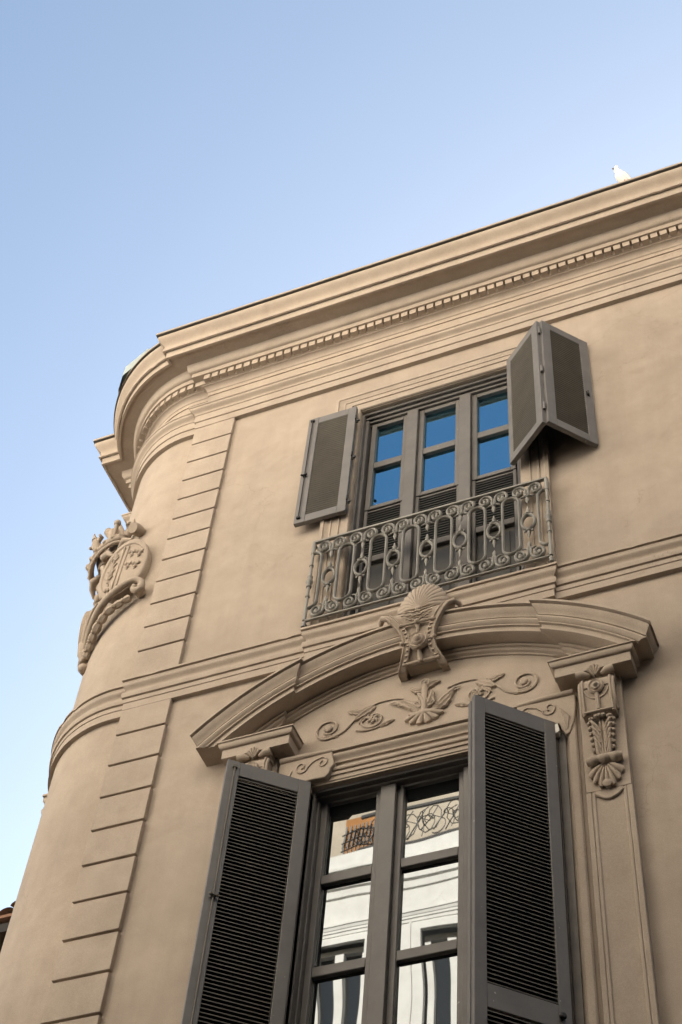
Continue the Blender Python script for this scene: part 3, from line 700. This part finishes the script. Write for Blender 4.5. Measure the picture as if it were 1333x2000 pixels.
ty.tube([(KX, TO + .016, 9.56), (KX, TO + .022, 9.68), (KX, TO + .018, 9.78), (KX, TO + .022, 9.85)], [.028, .02, .026, .016], 9)
ty.tube([(KX + .030 * sin(a), TO + .024, 9.868 + .034 * cos(a)) for a in [2 * pi * k / 12 for k in range(12)]], .008, 6, closed=True)
fan(ty, (KX, 9.575), .145, .105, 192, 348, TO + .030, TO + .022, 6, .026, .04, 6, 7, .012, .14, .2)
ty.v = [(vx, vy * .68, vz) for vx, vy, vz in ty.v]
ty.build('scroll_relief', M_carve, ped, smooth=60)

# ------------------------------------------------------------------ balcony railing
rl = MB(); RO = .100
rl.box(-3.752, -1.763, .084, .116, 11.797, 11.819); rl.box(-3.735, -1.780, .088, .112, 10.808, 10.822)
for x in (-3.743, -1.772): rl.box(x - .008, x + .008, -.02, .085, 11.797, 11.815); rl.box(x - .008, x + .008, -.02, .089, 10.806, 10.820)
rail = rl.build('balcony_railing', M_iron, bld, bevel=.003)
rail['label'] = 'grey wrought iron railing of scrolls, rings and long loops'
pp = [(.016, 10.822), (.016, 10.955), (.012, 10.960), (.012, 11.105), (.018, 11.108), (.018, 11.118), (.012, 11.121), (.013, 11.225), (.022, 11.232), (.024, 11.245), (.016, 11.256), (.018, 11.275), (.027, 11.29), (.029, 11.302), (.026, 11.315), (.017, 11.33), (.019, 11.345), (.023, 11.36), (.014, 11.372), (.012, 11.495), (.018, 11.498), (.018, 11.508), (.012, 11.511), (.013, 11.65), (.018, 11.655), (.018, 11.80)]
p0 = MB(); p0.lathe([(r_, z) for r_, z in pp], (0, 0, 0), 'z', 14); p0.lathe([(.010, 10.735), (.022, 10.742), (.013, 10.77), (.018, 10.79), (.012, 10.806)], (0, 0, 0), 'z', 10)
post = p0.build('post', M_iron, rail, smooth=40); post.location = (-3.742, -RO, 0)
p1 = post.copy(); COL.objects.link(p1); p1.parent = rail; p1.location = (-1.773, -RO, 0)
def scroll_mesh(sx, sz):
    m_ = MB(); P = [(.006, -.075), (.012, -.055)] + [(.069 + x, z) for x, z in spiral(0, 0, .062, .016, 205, -330, 30, 1.24, .85)]
    P = [(sx * x, sz * z) for x, z in P]
    m_.tube([(x, 0, z) for x, z in P], [.0118] * len(P), 8, 1.5)
    m_.ball((sx * .074, 0, sz * -.004), (.017, .016, .020))
    m_.tube([(sx * x, 0, sz * z) for x, z in ((.012, -.055), (.035, -.074), (.055, -.078))], [.006, .007, .004], 6, 1.4)
    return m_
first = {}
def rep(key, mk, name, loc):
    if key not in first: o = first[key] = mk().build(name, M_iron, rail, smooth=50)
    else: o = first[key].copy(); COL.objects.link(o); o.parent = rail
    o.location = loc; return o
def ring_mesh():
    m_ = MB(); n = 28
    m_.tube([(.0525 * cos(2 * pi * i / n), 0, .0905 * sin(2 * pi * i / n)) for i in range(n)], .0122, 8, 1.5, closed=True)
    for sz in (1, -1):
        m_.lathe([(.006, sz * .095), (.022, sz * .102), (.022, sz * .112), (.010, sz * .120), (.013, sz * .135), (.017, sz * .15), (.009, sz * .162), (.010, sz * .172), (.006, sz * .19), (.002, sz * .205)], (0, 0, 0), 'z', 10)
        for sx in (-1, 1): m_.ball((sx * .030, 0, sz * .112), (.010, .010, .012), 8); m_.tube([(sx * .012, 0, sz * .100), (sx * .028, 0, sz * .110)], .006, 6)
    return m_
def drop_mesh(sz):
    m_ = MB(); m_.lathe([(.012, 0), (.018, sz * -.012), (.010, sz * -.02), (.015, sz * -.035), (.017, sz * -.055), (.009, sz * -.075), (.003, sz * -.092)], (0, 0, 0), 'z', 10)
    m_.box(-.017, .017, -.013, .013, sz * .03 - .006, sz * .03 + .006)
    return m_
def loop_mesh(half=0):
    m_ = MB(); w_, r_, z0_, z1_ = .0665, .060, 10.966, 11.664
    P = arc(w_ - r_, z1_ - r_ * 1.15, r_, r_ * 1.15, 0, 90, 7) + arc(-w_ + r_, z1_ - r_ * 1.15, r_, r_ * 1.15, 90, 180, 7) + arc(-w_ + r_, z0_ + r_ * 1.15, r_, r_ * 1.15, 180, 270, 7) + arc(w_ - r_, z0_ + r_ * 1.15, r_, r_ * 1.15, 270, 360, 7)
    if half: P = [(x, z) for x, z in P if x * half > -.003]; P = sorted(P, key=lambda q: atan2(q[1] - 11.315, q[0] * half)) ; P = [(-.0 , P[0][1])] + P + [(0, P[-1][1])]
    m_.tube([(x, 0, z) for x, z in P], .0118, 8, 1.5, closed=not half)
    return m_
MOD = .2742; RXC = -2.755
for k in range(-3, 4):
    x = RXC + MOD * k
    rep('ring', ring_mesh, 'ring', (x, -RO, 11.305)); rep('drop', lambda: drop_mesh(1), 'drop', (x, -RO, 11.640)); rep('dropb', lambda: drop_mesh(-1), 'drop', (x, -RO, 10.972))
    for sx in (-1, 1):
        rep(('t', sx), lambda: scroll_mesh(sx, 1), 'scroll', (x, -RO, 11.712)); rep(('b', sx), lambda: scroll_mesh(sx, -1), 'scroll', (x, -RO, 10.906))
    if k < 3: rep('loop', loop_mesh, 'loop', (x + MOD / 2, -RO, 0))
rep('hl', lambda: loop_mesh(1), 'loop', (RXC - MOD * 3.5 - .012, -RO, 0)); rep('hr', lambda: loop_mesh(-1), 'loop', (RXC + MOD * 3.5 + .012, -RO, 0))

# ------------------------------------------------------------------ coat of arms on the rounded corner
A0 = radians(45)
def CY(s, d, h):                                     # s along the arc to the street side, d out, h height
    a = A0 - s / (RC + .06); r_ = RC + d
    return (XC - r_ * sin(a), YC - r_ * cos(a), h)
ca = MB(CY); gas = {1: MB(CY), -1: MB(CY)}
def rpath(P, r_, n=6, sides=9):
    P = smooth_path(P, n); m_ = len(P)
    rr = r_ if hasattr(r_, '__len__') else [r_, r_]
    ca.tube([(a, b * (.5 if a < -.02 else 1), c_) for a, b, c_ in P], [rr[0] + (rr[1] - rr[0]) * i / (m_ - 1) for i in range(m_)], sides)
for sg in (-1, 1):
    # big ribbon scroll under each shield, curling at the outer end
    rpath([(sg * .0, .03, 11.70), (sg * .10, .065, 11.76), (sg * .25, .11, 11.84), (sg * .42, .145, 11.93), (sg * .57, .135, 12.03), (sg * .67, .115, 12.075), (sg * .735, .095, 12.045), (sg * .745, .088, 11.975), (sg * .705, .088, 11.945), (sg * .675, .092, 11.975), (sg * .69, .098, 12.01)], [.034, .030], 6, 10)
    rpath([(sg * .0, .06, 11.74), (sg * .10, .10, 11.84), (sg * .22, .135, 11.93), (sg * .32, .15, 11.99)], [.028, .012], 6)
    rpath([(sg * .0, .07, 11.76), (sg * .07, .11, 11.90), (sg * .14, .13, 12.02)], [.026, .010], 6)
    rpath([(sg * .0, .045, 11.67), (sg * .12, .085, 11.765), (sg * .27, .125, 11.87), (sg * .40, .15, 11.955)], [.018, .010], 6)
    ca.lathe([(.0, -.06), (.050, -.055), (.052, .012), (.04, .02), (.01, .022)], (sg * .708, .075 if sg > 0 else .02, 11.985), 'o', 14, 1.15)
    # garland of bell flowers hanging below it
    gp = smooth_path([(sg * .63, .055, 11.93), (sg * .53, .07, 11.89), (sg * .42, .085, 11.845), (sg * .31, .075, 11.79), (sg * .20, .055, 11.73), (sg * .11, .04, 11.66), (sg * .05, .03, 11.59)], 8)
    ga = gas[sg]
    for i in range(8 if sg > 0 else 0):
        k0 = i * 6; seg = gp[k0:k0 + 7]
        if len(seg) < 4: continue
        m_ = len(seg); q = 1 - abs(i - 4) * .06
        ga.tube([(a, b * (.5 if a < -.02 else 1), c_) for a, b, c_ in seg], [(.014 + .030 * sin(pi * (.15 + .75 * t / (m_ - 1))) ** .8) * q for t in range(m_)], 6)
        c_ = seg[m_ - 2]; ga.ball((c_[0], c_[1] + .02, c_[2] - .012), (.020, .020, .020), 6)
ca.tube([(0, .03, 11.90), (0, .055, 11.78), (0, .05, 11.68), (.0, .03, 11.60)], [.06, .065, .055, .03], 12)
ca.ball((.02, .022, 11.50), .048, 12); ca.ball((.05, .04, 11.66), .042, 10)
arms = ca.build('coat_of_arms', M_carve, bld, smooth=55); gas[1].build('garland', M_carve, arms, smooth=28)
def shield(sg):
    cs, hz = sg * .480, 12.375; a, b_ = .235, .375; tl = sg * .12
    def pt(u, v, d):                                 # u,v in the shield plane, turned a little towards the centre
        x = u * cos(tl) + v * sin(tl) * .8; z = -u * sin(tl) * .8 + v * cos(tl)
        return (cs + x, .105 + d + .03 * v + .045 * (u / a) * -sg, hz + z)
    m_ = MB(CY); n = 40; ring = lambda k, d: [pt(a * k * cos(2 * pi * i / n), b_ * k * sin(2 * pi * i / n), d) for i in range(n)]
    m_.grid([ring(.98, -.075), ring(1.02, -.02), ring(1.0, .012), ring(.965, .018), ring(.86, .017), ring(.83, .004), ring(.5, .010), ring(.02, .014)], False, True)
    so = m_.build('shield', M_carve, arms, smooth=40)
    e = MB(CY); S = lambda u, v, d=.016: pt(u * a, v * b_, d)
    for u in (-.16, .02): e.tube([S(u * sg, v, .015) for v in [-.78 + .195 * i for i in range(9)]], .0075, 6)
    for u, v in ((.26, .44), (.58, .40), (.26, .02), (.58, -.02)):                  # small three-lobed flowers
        for du, dv in ((-.095, .075), (.095, .075), (0, -.055)): e.ball(S((u + du) * sg, v + dv, .012), (.018, .018, .020), 7)
        e.tube([S(u * sg, v + .08, .014), S(u * sg, v - .13, .014)], [.010, .006], 5)
    e.tube([S((-.46 + .05 * sin(i * 1.4)) * sg, .60 - .11 * i, .014) for i in range(10)], [.016 + .008 * sin(i * 2) for i in range(10)], 6)
    for i in range(4):
        e.tube([S(-.46 * sg, .42 - .22 * i, .016), S((-.58 - .03 * i) * sg, .50 - .22 * i, .016)], [.014, .006], 5); e.tube([S(-.44 * sg, .38 - .22 * i, .016), S(-.30 * sg, .48 - .22 * i, .016)], [.014, .006], 5)
    e.tube([S((-.64 + .08 * i) * sg, .5 - .33 * i * (1 if i < 4 else .9), .012) for i in range(4)], .006, 5)
    for i in range(3): e.ball(S((-.46 + .14 * i) * sg, -.62 - .03 * i, .012), (.014, .014, .026), 6)
    e.build('heraldic_relief', M_carve, so, smooth=60)
shield(1); shield(-1)
cr = MB(CY)
nn = 30; RS, RD = .315, .125
def cring(h, k, d0, rad): cr.tube([(RS * k * sin(2 * pi * i / nn), d0 + RD * k * cos(2 * pi * i / nn), h - .05 * cos(2 * pi * i / nn)) for i in range(nn)], rad, 8, closed=True)
cring(12.93, .97, .09, .020); cring(12.975, 1.0, .09, .030); cring(13.02, 1.02, .09, .018)
for i in range(18):
    a = 2 * pi * i / 18; cr.ball((RS * sin(a), .115 + RD * cos(a), 12.985 - .05 * cos(a)), (.020, .020, .024), 6)
for i in range(8):                                    # crown leaves and pearls
    a = 2 * pi * i / 8 + .2; s0, d0, h0 = RS * sin(a), .09 + RD * cos(a), 13.02 - .05 * cos(a)
    s1, d1 = (RS + .07) * sin(a), .09 + (RD + .06) * cos(a)
    if d1 < -.02: continue
    if i % 2 == 0:
        cr.tube([(s0, d0, h0), ((s0 + s1) / 2, (d0 + d1) / 2, h0 + .08), (s1, d1, h0 + .15)], [.035, .045, .02], 8)
        for q in (-1, 1): cr.tube([((s0 + s1) / 2, (d0 + d1) / 2, h0 + .07), ((s0 + s1) / 2 + q * .07 * cos(a), (d0 + d1) / 2 - q * .05 * sin(a), h0 + .12), (s1 + q * .085 * cos(a), d1 - q * .06 * sin(a), h0 + .10)], [.022, .024, .012], 7)
        cr.tube([(s1, d1, h0 + .12), (s1 * 1.03, d1 + .02, h0 + .20)], [.026, .006], 7)
    else:
        cr.tube([(s0, d0, h0), (s1, d1, h0 + .10)], [.018, .020], 7); cr.ball((s1, d1, h0 + .125), .034, 8)
cr.tube([(0, .02, 12.86), (0, .03, 12.95), (0, .04, 13.06), (0, .04, 13.16)], [.13, .155, .15, .08], 14)
for q in (-1, 1): cr.tube([(q * .17, .02, 12.88), (q * .17, .03, 12.98), (q * .15, .04, 13.06)], [.10, .11, .07], 12)
for q in (-1, 1): cr.tube([(q * .10, .12, 13.05), (q * .16, .15, 13.20), (q * .07, .10, 13.36), (0, .08, 13.42)], [.03, .038, .034, .03], 8)
cr.tube([(.06, .02, 13.10), (.10, .05, 13.30), (.06, .09, 13.44)], [.05, .05, .04], 9); cr.tube([(-.02, .06, 13.25), (-.04, .12, 13.42), (-.05, .17, 13.47)], [.05, .05, .038], 9)
cr.build('crown', M_carve, arms, smooth=60)
mt = MB(CY)                                            # carved mask and brackets between crown and shields
mt.tube([(.0, .0, 12.92), (.0, .05, 12.82), (.0, .035, 12.70), (.0, .05, 12.60), (.0, .02, 12.5), (0, .03, 12.3), (0, .045, 12.12), (0, .03, 12.02), (0, .05, 11.9)], [.04, .075, .05, .07, .045, .05, .06, .045, .05], 10)
for i in range(5): mt.ball((.02 * (-1) ** i, .075, 12.76 - .17 * i), (.045, .035, .05), 8); mt.ball((.10, .055, 12.70 - .16 * i), (.035, .03, .05), 8); mt.ball((-.10, .055, 12.70 - .16 * i), (.035, .03, .05), 8)
for q in (-1, 1):
    mt.tube([(q * .08, .10, 12.86), (q * .15, .16, 12.82), (q * .22, .15, 12.80), (q * .27, .12, 12.74)], [.02, .036, .030, .014], 8)
    if q > 0: mt.tube([(q * .10, .12, 12.74), (q * .16, .14, 12.66), (q * .20, .13, 12.56)], [.030, .026, .012], 8)
    mt.ball((q * .09, .03, 12.88), (.10, .06, .10), 10); mt.ball((q * .21, .02, 12.90), (.11, .07, .13), 10)
    mt.tube([(q * .30, .10, 12.83), (q * .40, .12, 12.84), (q * .49, .10, 12.80)], [.014, .034, .014], 8)
    mt.tube([(q * .47, -.02, 13.03), (q * .475, .07, 13.0), (q * .48, .125, 12.965)], [.05, .062, .052], 8)
mt.build('mask', M_carve, arms, smooth=60)

# ------------------------------------------------------------------ bird on the cornice
BX, BY, BZ = -.757, -.462, 15.778
bird = empty('white_dove', (BX, BY, BZ), 'white dove perched on the edge of the roof cornice against the sky', 'bird')
ba = radians(198)                                       # heading: 0 = +x ; the bird looks to the street and to the left
def BP(f, s, h):
    f, s, h = f * .75, s * 1.14, h * 1.14
    return (BX + f * cos(radians(218)) - s * sin(radians(218)), BY + f * sin(radians(218)) + s * cos(radians(218)), BZ + h)
def loft(mb, secs, n=16):
    rows = []
    for f, h, rs, rh, tl in secs:
        rows.append([(f - rh * sin(a) * sin(tl), rs * cos(a), h + rh * sin(a) * cos(tl)) for a in [2 * pi * k / n for k in range(n)]])
    k0 = len(mb.v); mb.grid(rows, False, True); mb.f.append(tuple(k0 + j for j in range(n))); mb.f.append(tuple(k0 + (len(rows) - 1) * n + j for j in range(n)))
m_ = MB(BP)
loft(m_, [(-.118, .012, .006, .006, .9), (-.100, .045, .020, .018, .95), (-.078, .085, .036, .034, 1.0), (-.046, .122, .049, .048, 1.0), (-.015, .153, .052, .052, 1.05), (.010, .185, .048, .049, 1.15), (.022, .213, .039, .040, 1.25), (.026, .238, .030, .031, 1.3), (.029, .260, .028, .029, 1.0), (.038, .284, .033, .034, .4), (.054, .293, .028, .029, .1), (.064, .288, .016, .016, 0), (.069, .286, .008, .008, 0)])
body = m_.build('body', M_bird, bird, smooth=80)
for sg in (-1, 1):
    m_ = MB(BP); loft(m_, [(-.135, .020, .003, .008, .9), (-.110, .055, .006, .022, .95), (-.080, .095, .010, .036, 1.0), (-.048, .130, .012, .044, 1.05), (-.020, .160, .010, .036, 1.1), (.0, .180, .003, .01, 1.2)], 12)
    m_.v = [tuple(Vector(v) + Vector((-sin(radians(218)), cos(radians(218)), 0)) * sg * .046) for v in m_.v]; m_.build('wing', M_bird, bird, smooth=80)
    m_ = MB(BP); m_.ball((.050, sg * .024, .294), .0065, 8); m_.build('eye', M_black, bird)
    m_ = MB(BP); m_.tube([(-.040, sg * .016, .070), (-.040, sg * .016, .03), (-.040, sg * .016, .004)], [.006, .004, .004], 7)
    for q in (-.4, 0, .4): m_.tube([(-.040, sg * .016, .005), (-.018, sg * .016 + q * .02, .003)], [.004, .003], 6)
    m_.build('leg', M_leg, bird)
m_ = MB(BP); m_.tube([(.062, 0, .286), (.084, 0, .278), (.100, 0, .262)], [.009, .007, .002], 8); m_.build('beak', M_beak, bird)

# ------------------------------------------------------------------ neighbouring house behind the corner
nb = empty('neighbour_house', (-9.6, 5.2, 0), 'old brown house with a dark clay tile eave, behind the rounded corner', 'house')
n1 = MB(); n1.box(-45, -8.2, -30, -4.9, 0, 12.86); n1.build('wall', M_oldwall, nb)
n2 = MB()
for i in range(60):
    x = -20.2 + .2 * i
    P = [(x + .1 + .10 * cos(a), .065 * sin(a)) for a in [pi * k / 6 for k in range(7)]]
    n2.grid([[(x_, -4.35 - .08 * (i % 2) - 0, 13.02 + z_) for x_, z_ in P], [(x_, -9, 14.6 + z_) for x_, z_ in P]])
    n2.box(x, x + .2, -9, -4.45, 12.96, 13.0)
n2.build('roof', M_tile, nb)
n3 = MB(); n3.box(-20.3, -8.15, -4.9, -4.5, 12.80, 12.92); n3.build('eave', M_dark, nb)

# ------------------------------------------------------------------ building across the street (seen mirrored in the panes)
op = empty('opposite_building', (-6, -9, 0), 'white rendered building across the street, mirrored in the lower window panes', 'building')
OY = 8.55                                               # its front stands at y = -OY, facing +y
def G(x, o, z): return (x, -OY + o, z)                  # o = out towards the street
o1 = MB(G)
wins = [(-7.75, -7.0), (-6.15, -5.35), (-4.4, -3.6), (-2.6, -1.8), (-.8, 0), (1, 1.8), (2.8, 3.6)]
zsets = [(6.5, 9.2), (12.0, 15.40)]
OZ = 13.9                                                # unseen wall below darkened to cut bounced light, white render above
xs = sorted(set([-40, -9, 6] + [v for w_ in wins for v in w_])); zs = sorted(set([0, 8.5, OZ, 17.05] + [v for z in zsets for v in z]))
o0 = MB(G)
for i in range(len(xs) - 1):
    for j in range(len(zs) - 1):
        xm_, zm_ = (xs[i] + xs[i + 1]) / 2, (zs[j] + zs[j + 1]) / 2
        if any(a < xm_ < b for a, b in wins) and any(a < zm_ < b for a, b in zsets): continue
        (o1 if zm_ > (OZ if xm_ > -9 else 8.5) else o0).add([(xs[i], 0, zs[j]), (xs[i + 1], 0, zs[j]), (xs[i + 1], 0, zs[j + 1]), (xs[i], 0, zs[j + 1])], [(0, 1, 2, 3)])  # white starts lower on the left to bounce sunlight at the corner
for x in (-40, 6):
    o1.add([(x, 0, OZ), (x, -12, OZ), (x, -12, 17.05), (x, 0, 17.05)], [(0, 1, 2, 3)]); o0.add([(x, 0, 0), (x, -12, 0), (x, -12, OZ), (x, 0, OZ)], [(0, 1, 2, 3)])
o0.build('lower_wall', M_brown, op, smooth=0)
o1.add([(-40, -12, 17.05), (6, -12, 17.05), (6, 0, 17.05), (-40, 0, 17.05)], [(0, 1, 2, 3)])
o1.build('wall', M_white, op, smooth=0)
cn = MB(G)
for z0_, sc in ((16.62, 1.0), (15.76, .55)):
    P = [(0, .10), (.13, .08), (.13, .03), (.105, .02), (.08, -.08), (.06, -.10), (.06, -.18), (.03, -.2), (.025, -.3), (0, -.31)]
    cn.grid([[(-40, o * sc, z0_ + z * sc), (6, o * sc, z0_ + z * sc)] for o, z in P])
cn.build('cornice', M_white, op, smooth=0)
for a, b in wins:
    for z0_, z1_ in zsets:
        f = MB(G)
        for x in (a - .12, b): f.box(x, x + .12, -.02, .05, z0_, z1_ + .12)
        f.box(a, b, -.02, .05, z1_, z1_ + .12)
        for q in (.03, .075): f.box(a - .12 - q, a - .12 - q + .03, -.02, .03, z0_, z1_ + .12 + q); f.box(b + .12 + q - .03, b + .12 + q, -.02, .03, z0_, z1_ + .12 + q)
        for x in (a, b - .09): f.box(x, x + .09, -.22, -.12, z0_, z1_)
        f.box(a + .09, b - .09, -.22, -.12, z1_ - .09, z1_); f.box((a + b) / 2 - .06, (a + b) / 2 + .06, -.22, -.10, z0_, z1_ - .09)
        fo = f.build('window', M_white, op)
        g = MB(G); g.add([(a, -.19, z0_), (b, -.19, z0_), (b, -.19, z1_), (a, -.19, z1_)], [(3, 2, 1, 0)]); g.build('pane', M_glass, fo, smooth=0, recalc=False)
# roof terrace storey: orange left part, cream arched part, iron railing
t1 = MB(G); t1.box(-7.98, -7.32, -1.9, -1.2, 17.05, 18.9); t1.build('terrace_house', M_orange, op)
t2 = MB(G); n = 12
az = [(-40, 17.05), (-40, 24.5), (6, 24.5), (6, 17.05), (-6.10, 17.05), (-6.10, 18.3)] + arc(-6.55, 18.3, .45, .65, 0, 180, n)[1:] + [(-7.0, 17.05)]
t2.poly([(x, z) for x, z in az], -2.4, -1.9); t2.build('attic', M_beige, op)
t3 = MB(G); t3.box(-7.05, -6.05, -2.35, -2.25, 17.05, 19.1); t3.build('attic_window', M_glass, op)
t4 = MB(G)
t4.box(-7.2, -3, -.1, -.06, 17.72, 17.77); t4.box(-7.2, -3, -.1, -.06, 17.12, 17.15)
for i in range(44):
    x = -7.15 + .095 * i; t4.tube([(a_, -.08 + .03 * (i % 2), b_) for a_, b_ in spiral(x, 17.42 + .06 * ((i * 7) % 3 - 1), .19, .04, 90 + 70 * (i % 5), 400 + 90 * (i % 4), 12, 1.1 + .3 * (i % 3))], .0075, 5)
    if i % 2: t4.tube([(x - .2, -.09, 17.20 + .05 * (i % 3)), (x, -.05, 17.45), (x + .12, -.08, 17.40), (x + .25, -.07, 17.66)], .009, 5)
for i in range(9):
    x = -7.95 + .075 * i; t4.tube([(x, -1.15, 17.1), (x + .06, -1.15, 17.4), (x - .05, -1.15, 17.7), (x + .05, -1.15, 18.0), (x - .03, -1.15, 18.3), (x + .02, -1.15, 18.7)], .017, 5)
    t4.tube([(-8.0, -1.14, 17.25 + .16 * i), (-7.7, -1.13, 17.31 + .16 * i), (-7.3, -1.14, 17.22 + .16 * i)], .012, 5)
t4.build('terrace_railing', M_black, op)

t5 = MB(G); t5.box(6.02, 44, -12, .1, 0, 19.5); t5.build('sky_block', M_brown, op, smooth=0)  # unseen dark block added to cut sky light from the right

# ------------------------------------------------------------------ street
g = MB(); g.add([(-400, 400, 0), (400, 400, 0), (400, -400, 0), (-400, -400, 0)], [(0, 1, 2, 3)])
so = g.build('street', M_street, None, smooth=0); so['kind'] = 'structure'
